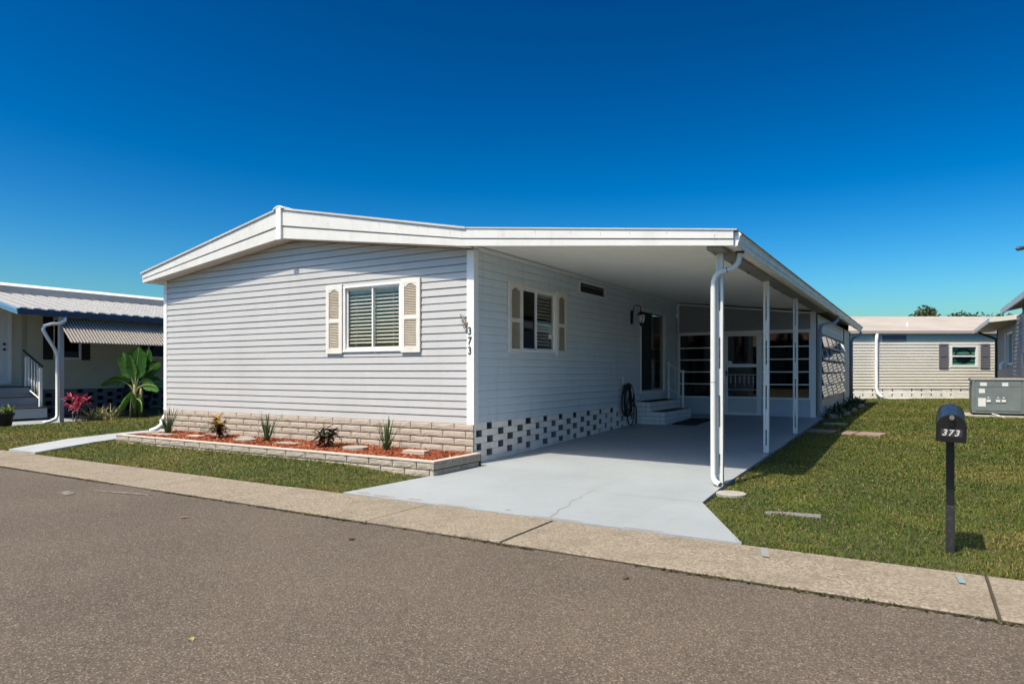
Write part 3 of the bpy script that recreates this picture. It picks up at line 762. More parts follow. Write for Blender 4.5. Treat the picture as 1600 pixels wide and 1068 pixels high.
#PART3
# ================================================================== things on and around the carport slab
def brick_steps():
    t = thing('entry_steps', 'two whitewashed brick steps below the sliding glass door', 'steps', (.3,7.2,.19))
    M_b = mat('whitewashed_brick', (.70,.70,.69), .8, var=(5,(.58,.58,.58),.45,.75))
    def course(mb, x1, y0, y1, z0, z1, shift):
        y = y0-shift; i = 0
        while y < y1:
            a, b = max(y,y0)+.003, min(y+.40,y1)-.003
            if b-a > .03: mb.box(x1-.10, x1+random.uniform(-.003,.003), a, b, z0+.004, z1-.004)
            y += .40
        x = 0.0+shift*.3; first = True
        xs = [.02] + [v for v in (.02+.22-shift*.5, .02+.22-shift*.5+.3) if .05 < v < x1-.13] + [x1-.103]
        for a, b in zip(xs[:-1], xs[1:]): mb.box(a+.003, b-.003, y0+random.uniform(-.002,.003), y0+.10, z0+.004, z1-.004)
    for nm, x1, y0, y1, za, zb, n in (('step',.67,6.25,8.20,.15,.44,3),('step',.34,6.27,8.40,.44,.645,2)):
        mb = MB(); h = (zb-za)/n
        for k in range(n): course(mb, x1, y0, y1, za+k*h, za+(k+1)*h, .2*(k % 2))
        mb.cur = 1; mb.box(.02, x1-.012, y0+.012, y1-.012, za, zb-.012)
        mb.cur = 2; mb.box(.02, x1-.03, y0+.03, y1-.03, zb-.0115, zb-.002)
        mb.build('step', [M_b, mat('grey_mortar', (.20,.20,.20), .95), mat('dark_red_tread', (.085,.045,.045), .9)], t, bevel=.004)
brick_steps()
def mat_thing(nm, lab, x0, x1, y0, y1, z, slope=False, col=(.02,.02,.022)):
    mb = MB(); zz = (lambda y: z+.027*(y-y0)) if slope else (lambda y: z)
    n = 24
    for k in range(n):
        a, b = y0+(y1-y0)*k/n, y0+(y1-y0)*(k+1)/n
        za, zb = zz(a), zz(b); h = .012+.003*(k % 2)
        mb.raw([(x0,a,za),(x1,a,za),(x1,b,zb),(x0,b,zb),(x0,a,za+h),(x1,a,za+h),(x1,b,zb+h),(x0,b,zb+h)], [(4,5,6,7),(0,1,5,4),(1,2,6,5),(2,3,7,6),(3,0,4,7)])
    o = mb.build(nm, mat('charcoal_ribbed_mat', col, .95), bevel=0); return tag(o, lab, 'mat')
mat_thing('doormat', 'black doormat lying flat on the blue slab beside the lower brick step', .80,1.30,6.35,7.85,sy(6.35)+.005,True)
mat_thing('step_mat', 'dark mat on the upper brick step just under the sliding door', .05,.30,6.55,8.0,.646)

def railing(name, lab, pts, mats, r=.022):
    t = thing(name, lab, 'railing', (*pts[0][:2], pts[0][2]))
    (xa,ya,za,ta),(xb,yb,zb,tb) = pts
    for x, y, z, tp in ((xa,ya,za,ta),(xb,yb,zb,tb)):
        mb = MB(); mb.box(x-r,x+r,y-r,y+r,z,tp); mb.box(x-r-.004,x+r+.004,y-r-.004,y+r+.004,tp,tp+.012); mb.build('post', mats, t, bevel=.003)
    mb = MB(); mb.tube([(xa,ya,ta-.04),(xb,yb,tb-.04)], .014, 6); mb.build('top_rail', mats, t)
    mb = MB(); mb.tube([(xa,ya,za+.26),(xb,yb,zb+.26)], .012, 6); mb.build('bottom_rail', mats, t)
    xm, ym = (xa+xb)/2, (ya+yb)/2
    mb = MB(); mb.box(xm-.008,xm+.008,ym-.008,ym+.008,(za+zb)/2+.26,(ta+tb)/2-.045); mb.build('baluster', mats, t)
    return t
railing('stair_railing', 'white metal handrail at the far end of the whitewashed brick steps', ((.14,8.15,.645,1.54),(.50,8.12,.44,1.335)), M_white)

def lantern():
    t = thing('wall_lantern', 'dark bronze carriage lantern mounted on the grey side wall near the sliding door', 'lantern', (.02,5.98,2.45))
    mb = MB(); mb.box(.014,.040,5.945,6.055,2.36,2.60); mb.box(.014,.034,5.955,6.045,2.33,2.63); mb.build('back_plate', M_bronze, t, bevel=.006)
    mb = MB(); pts = [(.04,6.0,2.46),(.06,6.0,2.58)]
    for k in range(9):
        a = PI-PI*k/8; pts.append((.155+.095*math.cos(a), 6.0-.06*(1-math.cos(PI*k/8))/2, 2.66+.075*math.sin(a)))
    pts.append((.25,5.94,2.60)); mb.tube(pts, .009, 8); mb.build('arm', M_bronze, t, smooth=True)
    c = (.25,5.94,2.28)
    mb = MB(); mb.lathe(c, [(.0,.325),(.018,.32),(.022,.30),(.085,.265),(.095,.25),(.092,.245)], 20); mb.build('cap', M_bronze, t, smooth=True)
    mb = MB(); mb.lathe(c, [(.088,.245),(.094,.20),(.085,.13),(.055,.065),(.052,.06)], 20)
    mb.build('glass_shade', mat('ribbed_lantern_glass', (.80,.77,.70), .12, trans=.75), t, smooth=True)
    mb = MB(); mb.lathe(c, [(.052,.062),(.058,.055),(.05,.045),(.02,.035),(.022,.015),(.012,.0),(.0,-.012)], 16); mb.build('finial', M_bronze, t, smooth=True)
    mb = MB(); mb.lathe((c[0],c[1],c[2]+.09), [(.010,.0),(.028,.05),(.03,.08),(.018,.12),(.012,.14)], 12); mb.build('bulb', mat('white_bulb', (.8,.78,.72), .3), t, smooth=True)
lantern()

def hose():
    t = thing('garden_hose', 'coiled black garden hose hanging on the grey wall beside the brick steps', 'hose', (.1,5.6,.9))
    mb = MB(); r_ = random.Random(3)
    for k in range(9):
        cy, rx, top = 5.58+r_.uniform(-.05,.05), r_.uniform(.19,.27), 1.02+r_.uniform(-.04,.03); L_ = r_.uniform(.50,.66); x = .07+.022*(k % 4)
        mb.tube([(x+.01*math.sin(3*a+k), cy+rx*math.sin(a)*(1-.18*math.cos(a)), top-L_/2+L_/2*math.cos(a)+.02*math.sin(2*a+k)) for a in [2*PI*i/26 for i in range(27)]], .0115, 7)
    mb.tube([(.13,5.66+.20*math.sin(a),.50+.32*math.cos(a)) for a in [2*PI*i/24 for i in range(25)]], .0115, 7)
    mb.tube([(.10,5.78,.78),(.11,5.92,.62),(.11,6.02,.55),(.10,6.08,.50),(.09,6.10,.40),(.09,6.10,.19)], .0115, 7)
    mb.tube([(.12,5.60,.72),(.13,5.62,.56),(.13,5.60,.42)], .012, 7); mb.tube([(.12,5.70,.72),(.13,5.72,.58),(.13,5.74,.46)], .012, 7)
    mb.build('hose_coil', M_rubber, t, smooth=True)
    mb = MB(); mb.box(.013,.11,5.50,5.66,1.00,1.03); mb.box(.10,.115,5.50,5.66,1.00,1.07); mb.build('hanger', M_black, t, bevel=.003)
    mb = MB(); mb.tube([(.13,5.72,1.03),(.15,5.68,.98),(.16,5.62,.90)], .014, 8); mb.tube([(.15,5.67,.97),(.155,5.70,.84),(.15,5.71,.74)], [.016,.013,.009], 8); mb.build('spray_nozzle', mat('pale_nozzle', (.55,.54,.52), .35), t, smooth=True)
hose()
mb = MB(); mb.tube([(.02,5.42,1.16),(.05,5.42,1.16)], .016, 8); mb.tube([(.05,5.42,1.20),(.05,5.42,1.08),(.055,5.42,1.03)], .014, 8)
tag(mb.build('wall_tap', M_trim, smooth=True), 'small white pipe stub on the grey wall just above the coiled hose', 'tap')

# lizard ornament beside the house number
def lizard():
    mb = MB(); y = -.026; W = .75
    spine = [(-.205,2.115),(-.185,2.085),(-.165,2.055),(-.140,2.02),(-.118,1.985),(-.105,1.945),(-.098,1.905),(-.092,1.87),(-.10,1.845)]
    mb.tube([(x,y,z) for x, z in spine], [.010,.018,.012,.024,.026,.018,.010,.007,.003], 8)
    for pts in ([(-.150,2.035),(-.178,2.03),(-.19,2.005)],[(-.142,2.03),(-.112,2.055),(-.10,2.075)],[(-.115,1.97),(-.150,1.955),(-.155,1.925)],[(-.112,1.965),(-.09,1.975),(-.078,2.0)],[(-.1,1.9),(-.12,1.885),(-.13,1.895)]):
        mb.tube([(x,y,z) for x, z in pts], [.009,.007,.004], 6)
    tag(mb.build('lizard_ornament', mat('pewter_and_bronze', (.30,.24,.18), .45, metal=.3, var=(30,(.09,.08,.08),.45,.6)), smooth=True), 'small bronze lizard ornament climbing the siding beside the house number', 'ornament')
lizard()

# ================================================================== planter bed
def planter():
    t = thing('planter_bed', 'low split-face block planter full of red mulch along the front wall', 'planter', (-3.4,-.55,.05))
    top = .185
    mb = MB(); h = .098; Y0 = -1.12; XR = .165; XL = -7.0
    for r in range(2):
        z1 = top-.022-r*h; z0 = z1-h+.012
        x = XL-(.2 if r else 0)
        while x < XR:
            a, b = max(x,XL)+.007, min(x+.405,XR)-.007
            if b-a > .04: rockblock(mb, (0,Y0+.03,0), X_, -Y_, a, b, z0, z1, .03, amp=.007, nu=max(2,int((b-a)/.05)))
            x += .405
        y = Y0-(.2 if r else 0)
        while y < -.05:
            a, b = max(y,Y0)+.004, min(y+.405,-.06)-.004
            if b-a > .04:
                rockblock(mb, (XR-.03,0,0), Y_, X_, a, b, z0, z1, .03, amp=.007, nu=max(2,int((b-a)/.05)))
                rockblock(mb, (XL+.03,0,0), Y_, -X_, a, b, z0, z1, .03, amp=.007, nu=max(2,int((b-a)/.05)))
            y += .405
    mb.cur = 1
    mb.box(XL+.012,XR-.012,Y0+.012,Y0+.10,-.08,top-.03); mb.box(XL+.012,XL+.10,Y0+.10,-.04,-.08,top-.03); mb.box(XR-.10,XR-.012,Y0+.10,-.04,-.08,top-.03)
    mb.build('block_wall', [M_blockd, M_mortar], t)
    mb = MB()
    mb.box(XL-.005,XR+.005,Y0-.005,Y0+.10,top-.022,top); mb.box(XL-.005,XL+.10,Y0+.101,-.05,top-.022,top); mb.box(XR-.10,XR+.005,Y0+.101,-.05,top-.022,top)
    mb.build('capping', M_cap, t, bevel=.004)
planter()
def mulch():
    mb = MB(); r_ = random.Random(5)
    mb.cr = .2
    nx, ny = 60, 10
    vs = [(-6.9+6.96*i/nx, -1.02+.985*j/ny, .135+r_.uniform(-.012,.018)+.02*(j/ny)) for i in range(nx+1) for j in range(ny+1)]
    mb.raw(vs, [(i*(ny+1)+j,(i+1)*(ny+1)+j,(i+1)*(ny+1)+j+1,i*(ny+1)+j+1) for i in range(nx) for j in range(ny)])
    for k in range(9500):
        x, y = r_.uniform(-6.88,.05), r_.uniform(-1.01,-.05); z = .138+.02*((y+1.02)/.98)+r_.uniform(.0,.022)
        L_, w, h = r_.uniform(.012,.04), r_.uniform(.004,.010), r_.uniform(.003,.007)
        a, tl = r_.uniform(0,2*PI), r_.uniform(-.6,.6)
        U = Vector((math.cos(a)*math.cos(tl), math.sin(a)*math.cos(tl), math.sin(tl))); V = Z_.cross(U).normalized(); W = U.cross(V)
        mb.cr = r_.random(); mb.obox((x,y,z), U, V, W, -L_, L_, -w, w, -h, h)
    M = attr_mat('red_wood_mulch', [(0,(.10,.022,.010)),(.25,(.22,.050,.018)),(.6,(.36,.085,.030)),(.9,(.46,.15,.065)),(1,(.50,.28,.16))], .85)
    struct(mb.build('mulch', M, rnd=True), 'stuff')
mulch()

def leaf_blade(mb, base, direction, length, width, droop, segs=7, fold=.25, twist=0., shape=None, tipz=0.):
    """one arching leaf, folded along the midrib; returns nothing"""
    d = Vector(direction).normalized(); side = d.cross(Z_)
    if side.length < .05: side = Vector((math.cos(twist), math.sin(twist), 0))
    side.normalize(); p = Vector(base); rows = []
    st = length/segs
    for k in range(segs+1):
        t = k/segs
        w = width*(shape(t) if shape else (math.sin(PI*min(1,.12+t*.88))**.8 if t < 1 else 0))
        up = side.cross(d).normalized()
        if k == segs: w = width*.02
        rows.append((p-side*w+up*w*fold, p.copy(), p+side*w+up*w*fold))
        d = (d+Vector((0,0,-droop/segs))).normalized(); p = p+d*st
    vs = [q for r in rows for q in r]; fs = []
    for k in range(segs):
        a = k*3; fs += [(a,a+1,a+4,a+3),(a+1,a+2,a+5,a+4)]
    mb.raw(vs, fs)

M_spear = attr_mat('green_spear_leaf', [(0,(.020,.055,.018)),(.5,(.040,.105,.030)),(.85,(.085,.165,.045)),(1,(.20,.20,.07))], .45, .5, .15)
def spear_plant(x, y, z, hgt, seed, lab):
    r_ = random.Random(seed); t = thing('spear_plant', lab, 'plant', (x,y,z), 'plants in the mulch bed')
    mb = MB()
    for k in range(38):
        a = r_.uniform(0,2*PI); out = r_.uniform(.05,.55)*(1 if k > 6 else .35)
        L_ = hgt*r_.uniform(.55,1.08); mb.cr = r_.random()
        b = (x+.035*math.cos(a)*r_.random(), y+.035*math.sin(a)*r_.random(), z-.01)
        leaf_blade(mb, b, (math.cos(a)*out, math.sin(a)*out, 1), L_, r_.uniform(.009,.015), r_.uniform(.05,.5)*out*2, 7, .5, a, shape=lambda t: (1-.75*t)*min(1,.6+t*3))
    mb.build('leaves', M_spear, t, rnd=True)
    mb = MB(); mb.tube([(x,y,z-.02),(x,y,z+.05)], [.03,.024], 8); mb.build('crown_base', mat('pale_stem', (.20,.22,.10), .7), t)
spear_plant(-6.55,-.42,.15,.53,1,'thin spear-leaved green plant at the left end of the mulch bed')
spear_plant(-3.78,-.45,.15,.54,2,'tall upright spear-leaved green plant in the middle of the mulch bed')
spear_plant(-1.28,-.36,.15,.52,3,'spear-leaved green plant nearest the right corner, beside the block stone in the mulch')

def croton(x, y, z, hgt, wid, seed, lab, cols, n=75, stems=5):
    r_ = random.Random(seed); t = thing('croton_plant', lab, 'plant', (x,y,z), 'plants in the mulch bed')
    mb = MB(); sm = MB()
    tips = []
    for s in range(stems):
        a = 2*PI*s/stems+r_.uniform(-.4,.4); h = hgt*r_.uniform(.45,.8); o = wid*r_.uniform(.1,.4)
        p = [(x,y,z-.02),(x+o*.4*math.cos(a),y+o*.4*math.sin(a),z+h*.5),(x+o*math.cos(a),y+o*math.sin(a),z+h)]
        sm.tube(p, [.010,.008,.005], 6); tips.append(p)
    for k in range(n):
        p = r_.choice(tips); f = r_.uniform(.25,1.0)
        q = Vector(p[1]).lerp(Vector(p[2]), (f-.3)/.7) if f > .3 else Vector(p[0]).lerp(Vector(p[1]), f/.3)
        a = r_.uniform(0,2*PI); el = r_.uniform(-.3,1.1)*(.5+f*.7)
        mb.cr = min(1,max(0, .25*r_.random()+.75*f*r_.uniform(.5,1.15)))
        leaf_blade(mb, q, (math.cos(a),math.sin(a),el), r_.uniform(.12,.23), r_.uniform(.018,.034), r_.uniform(.3,1.1), 5, .2, a)
    mb.build('leaves', attr_mat('croton_leaf_%d' % seed, cols, .4, .5, .15), t, rnd=True)
    sm.build('stems', mat('dark_stem', (.07,.05,.035), .8), t)
croton(-4.99,-.47,.15,.50,.27,4,'bushy croton with yellow and rust coloured top leaves in the mulch bed',
       [(0,(.045,.016,.016)),(.35,(.075,.030,.018)),(.55,(.13,.10,.025)),(.75,(.38,.21,.04)),(1,(.58,.38,.09))], 130)
croton(-2.36,-.50,.15,.40,.38,5,'low spreading dark croton with green and red leaves in the mulch bed',
       [(0,(.04,.014,.014)),(.3,(.10,.022,.016)),(.5,(.030,.045,.018)),(.8,(.045,.085,.028)),(1,(.28,.24,.06))], 120, 6)
mb = MB()
r_ = random.Random(9)
for k in range(16):
    a = r_.uniform(0,2*PI); mb.cr = r_.random(); leaf_blade(mb, (-5.80+r_.uniform(-.25,.25),-.13,.15), (math.cos(a)*.4,math.sin(a)*.4,1), r_.uniform(.12,.26), .004, .4, 5, .3, a)
tag(mb.build('sprouting_weed', M_spear, rnd=True), 'few thin grassy weed shoots against the block skirting behind the mulch', 'weed', 'plants in the mulch bed')

def stone(name, lab, pts, z, h, m=M_concrete):
    mb = MB(); mb.prism([(x,y,z) for x, y in pts], (0,0,h)); o = mb.build(name, m, bevel=.006); return tag(o, lab, 'paving stone', 'loose stones in the mulch bed')
def disc(cx, cy, rx, ry, n=22): return [(cx+rx*math.cos(2*PI*k/n)*(1+.03*math.sin(3*k)), cy+ry*math.sin(2*PI*k/n)) for k in range(n)]
def rect(cx, cy, w, d, a=0): c, s = math.cos(a), math.sin(a); return [(cx+c*u-s*v, cy+s*u+c*v) for u, v in ((-w/2,-d/2),(w/2,-d/2),(w/2,d/2),(-w/2,d/2))]
M_pst = mat('pale_round_paver', (.36,.33,.285), .85, var=(8,(.29,.26,.22),.4,.75))
stone('stepping_stone','long pale concrete slab at the left end of the mulch bed',rect(-6.50,-.58,.62,.22,.06),.145,.035,M_pst)
stone('stepping_stone','small tan slab lying in the mulch right of the leftmost plant',rect(-5.55,-.52,.34,.16,-.05),.150,.04,M_block)
stone('stepping_stone','grey flat stone against the wall left of the yellow croton',rect(-5.45,-.17,.45,.16,.0),.158,.035)
stone('stepping_stone','grey half-buried plate under the yellow croton',disc(-4.62,-.20,.18,.10),.158,.03)
stone('stepping_stone','round grey plate in the mulch just right of the yellow croton',disc(-4.24,-.50,.20,.15),.155,.04,M_pst)
stone('stepping_stone','pale rectangular slab in the mulch right of the middle spear plant',rect(-3.22,-.48,.42,.15,.12),.150,.035,M_pst)
stone('stepping_stone','round pale paver in the mulch right of the dark croton',disc(-1.76,-.50,.20,.17),.155,.05,M_pst)
stone('stepping_stone','single beige block lying in the mulch near the right corner',rect(-.62,-.50,.36,.15,.10),.145,.075,M_block)
mb = MB(); mb.lathe((-2.02,-.20,.15),[(.035,0),(.045,.03),(.03,.06),(.012,.10),(.02,.13),(.0,.135)],10); tag(mb.build('garden_spike', mat('brown_spike', (.17,.12,.09), .8), smooth=True), 'tiny brown garden light peeking over the round pale paver', 'garden light')

# ================================================================== lawn things on the right
def mailbox():
    bx, by = 5.545, -1.955
    t = thing('mailbox', 'black metal mailbox numbered 373 on a square black post in the lawn', 'mailbox', (bx,by,gz(bx,by)))
    mb = MB(); mb.box(bx-.026,bx+.026,by-.026,by+.026,gz(bx,by)-.1,.835); mb.build('post', M_black, t, bevel=.004)
    mb = MB(); mb.box(bx-.0275,bx+.0275,by-.0275,by+.0275,gz(bx,by)-.1,.33); mb.build('sunlit_post_base', mat('sunlit_black_post', (.020,.018,.020), .6, var=(40,(.05,.045,.04),.5,.7)), t, bevel=.004)  # no separate sleeve: lighter skin paints sunlight on the lower post
    # local frame: tipped forward a few degrees
    a = math.radians(6.5); F = Vector((-.02,-math.cos(a),-math.sin(a))).normalized(); U = Vector((1,0,-.035)).normalized(); U = (U-F*U.dot(F)).normalized(); W = U.cross(F); W = W if W.z > 0 else -W
    O = Vector((bx,by-.02,.835))
    P = lambda u, f, w: O+U*u+F*f+W*w
    hw, sh, r = .086, .105, .086
    def arch(s=1., n=16, f=0.): 
        pts = [(-hw*s, .0), (-hw*s, sh)] + [(-r*s*math.cos(PI*k/n), sh+r*s*math.sin(PI*k/n)) for k in range(1,n)] + [(hw*s, sh), (hw*s, .0)]
        return pts
    def hull(name, f0, f1, s0, s1, m, cap=True):
        mb = MB(); a0, a1 = arch(s0), arch(s1); n = len(a0)
        vs = [P(u,f0,w) for u, w in a0]+[P(u,f1,w) for u, w in a1]
        fs = [(k,(k+1)%n,n+(k+1)%n,n+k) for k in range(n)]
        if cap: fs += [tuple(range(n))[::-1], tuple(range(n,2*n))]
        mb.raw(vs, fs); return mb.build(name, m, t, bevel=.002)
    M_mb = mat('satin_black_metal', (.022,.024,.030), .38, coat=.12, spec=.5)
    hull('body', -.27, .20, 1.0, 1.0, M_mb)
    hull('rear_rim', -.285, -.262, 1.05, 1.05, M_mb); 
    mb = MB()
    for k in range(24):
        pass
    rb = hull('band', -.06, -.03, 1.012, 1.012, M_mb)
    d = hull('door', .2005, .222, 1.05, 1.05, M_black)
    mb = MB(); mb.obox(O, U, F, W, -.016, .016, .222, .236, .115, .182); mb.build('latch', M_black, d, bevel=.002)
    mb = MB(); c = P(0,.238,.178); mb.tube([c, c+F*.012], .016, 12); mb.build('latch_rivet', mat('worn_steel', (.42,.38,.34), .4, metal=.7), d)
    mb = MB(); mb.obox(O, U, F, W, -.062, .066, .2222, .2228, .040, .094); mb.build('number_plate', mat('faded_black_sticker', (.035,.033,.033), .7), d)
    Mw = mat('white_number_vinyl', (.62,.60,.56), .6)
    for ch, u in (('3',-.036),('7',.0),('3',.037)):
        vs, fs = text_mesh(ch, .060, .0006, .0016, .22); q = MB(); q.raw([P(u+v.x*.98-.004, .2234+v.z*.5, .047+v.y) for v in vs], fs); q.build('number', Mw, d)
    mb = MB(); mb.obox(O, U, F, W, hw+.001, hw+.006, .02, .16, .075, .095); mb.obox(O, U, F, W, hw+.001, hw+.006, .115, .16, .055, .095); mb.build('flag', mat('faded_red_flag', (.42,.16,.12), .6), t)
    mb = MB(); mb.box(bx-.05,bx+.05,by-.09,by+.07,.825,.8345); mb.build('bracket', M_black, t)
mailbox()

def lawn_stone(nm, lab, cat, pts, z, h, m, group=None):
    mb = MB(); mb.prism([(x,y,z) for x, y in pts], (0,0,h)); return tag(mb.build(nm, m, bevel=.008), lab, cat, group)
gp = 'pavers sunk in the lawn'
n = 10; cap_ = [(4.145+.055*math.cos(PI/2+PI*k/n), -1.10+.06*math.sin(PI/2+PI*k/n)) for k in range(n+1)]
lawn_stone('utility_cover','long narrow worn concrete utility cover sunk in the lawn near the driveway','cover', cap_+[(4.58,-1.07),(4.57,-.945),(4.30,-.985)], gz(4.3,-1.1)-.02,.034, mat('purple_grey_concrete', (.23,.205,.20), .9, var=(40,(.16,.14,.145),.4,.7), bump=(70,.8,.01)))
lawn_stone('splash_block','round concrete splash stone at the foot of the carport downspout','splash block', disc(3.60,-.33,.16,.15), gz(3.6,-.3)-.02,.055, M_concrete)
M_brk = mat('weathered_brick_paver', (.30,.215,.18), .9, var=(14,(.22,.15,.12),.4,.75))
lawn_stone('lawn_paver','dark paver in the roof shadow beside the carport slab','paver', rect(3.72,6.58,.5,.55,-.1), gz(3.7,6.6)-.01,.038, mat('dark_paver', (.20,.17,.15), .9, var=(9,(.13,.11,.10),.4,.7)), gp)
lawn_stone('lawn_paver','short brick paver at the edge of the roof shadow','paver', rect(4.20,6.42,.22,.62,-.12), gz(4.2,6.4)-.01,.038, M_brk, gp)
lawn_stone('lawn_paver','longer brick paver lying in the sunlit lawn behind the mailbox','paver', rect(4.56,6.42,.44,.62,-.12), gz(4.56,6.4)-.01,.038, M_brk, gp)
lawn_stone('edging_board','grey-green board lying in the grass by the porch corner','board', rect(3.82,7.95,.46,.14,-.25), gz(3.8,7.9)+.0,.05, mat('grey_green_board', (.17,.22,.20), .7))
for i, (x, y, lab) in enumerate(((3.62,9.9,'first grey stone along the foot of the porch side wall'),(3.70,11.2,'middle grey stone along the foot of the porch side wall'),(3.72,13.0,'third grey stone from the carport along the porch side wall'),(3.75,15.6,'farthest grey stone along the foot of the porch side wall'))):
    lawn_stone('edging_stone', lab, 'stone', disc(x,y,.14,.30,9), gz(x,y)-.03,.12, M_concrete, 'stones edging the porch wall')

def ac_unit():
    x0,x1,y0,y1,z0 = 6.42,7.52,12.2,13.2,.235
    pad = MB(); pad.box(x0-.13,x1+.16,y0-.18,y1+.2,.10,.255); tag(pad.build('equipment_pad', M_concrete, bevel=.01), 'low concrete pad under the grey-green air conditioner', 'slab')
    t = thing('air_conditioner', 'boxy grey-green packaged air conditioner with white stickers standing beside the right-hand house', 'air conditioner', (7.0,12.7,.255))
    mb = MB(); mb.box(x0+.02,x1-.02,y0+.02,y1-.02,.30,1.10); mb.cur = 1; mb.box(x0+.04,x1-.04,y0+.05,y1-.05,.256,.30); mb.build('cabinet', [M_metalgrey, M_dark], t, bevel=.008)
    mb = MB(); mb.box(x0-.01,x1+.02,y0-.01,y1+.01,1.10,1.15); mb.build('lid', mat('faded_beige_lid', (.36,.33,.29), .5), t, bevel=.012)
    mb = MB(); mb.box(x0+.10,x1-.10,y0+.006,y0+.02,.36,.925); mb.box(x0+.10,x1-.10,y0+.008,y0+.02,.935,1.08); mb.build('access_panel', M_metalgrey, t, bevel=.005)
    for x in (x0+.02,x1-.08):
        mb = MB(); mb.box(x,x+.06,y0,y0+.02,.305,1.10); mb.build('corner_rail', M_metalgrey, t, bevel=.005)
    mb = MB(); mb.box(x0+.010,x0+.02,y0+.12,y1-.12,.38,1.02)
    for k in range(16): mb.box(x0+.002,x0+.010,y0+.12,y1-.12,.40+k*.038,.415+k*.038)
    mb.build('coil_grille', mat('dull_grey_grille', (.22,.21,.20), .5, metal=.2), t)
    Ms = mat('white_paper_sticker', (.70,.70,.69), .6)
    for a, b, c, d in ((.185,.32,.965,1.045),(.62,.74,.96,1.045),(.16,.28,.79,.895),(.145,.295,.465,.67)):
        mb = MB(); mb.box(x0+a,x0+b,y0+.0045,y0+.006 if c < .93 else y0+.008,c,d); mb.build('sticker', Ms, t)
    for a in (.31,.50,.61):
        mb = MB(); mb.box(x0+a,x0+a+.085,y0-.012,y0+.006,.57,.635); mb.tube([(x0+a+.04,y0+.004,.68),(x0+a+.04,y0-.014,.68)], .018, 10); mb.build('service_port', Ms, t, bevel=.004)
    mb = MB(); mb.tube([(x0+.42,y0+.0,.29),(x0+.52,y0-.10,.27),(x0+.66,y0-.22,.215)], .011, 8); mb.build('drain_pipe', M_trim, t, smooth=True)
    mb = MB(); mb.box(x1+.03,x1+.26,y0+.12,y1-.1,.30,1.02); mb.box(x1+.03,x1+.22,y0+.25,y1-.25,1.02,1.10); mb.build('duct_box', mat('grey_green_duct', (.27,.31,.29), .5), t, bevel=.02)
    mb = MB(); mb.tube([(x1+.02,y0+.05,.75),(x1+.03,y0+.0,.55),(x1+.10,y0-.04,.42),(x1+.22,y0-.06,.36)], .014, 8); mb.build('power_conduit', M_black, t, smooth=True)
ac_unit()
#PART4
# ================================================================== neighbouring houses
def louvre_blocks(mb, O, U, Nn, u0, u1, z0, rows, h, L_, gap, skip=None, depth=.1):
    O, U, Nn = Vector(O), Vector(U), Vector(Nn)
    for r in range(rows):
        u = u0-(L_+gap)*(.5 if r % 2 else 0)
        while u < u1:
            a, b = max(u,u0)+random.uniform(0,.01), min(u+L_,u1)
            if b-a > .03: mb.obox(O, U, Nn, Z_, a, b, -depth, random.uniform(-.004,.004), z0+r*h+.003, z0+(r+1)*h-.003)
            u += L_+gap

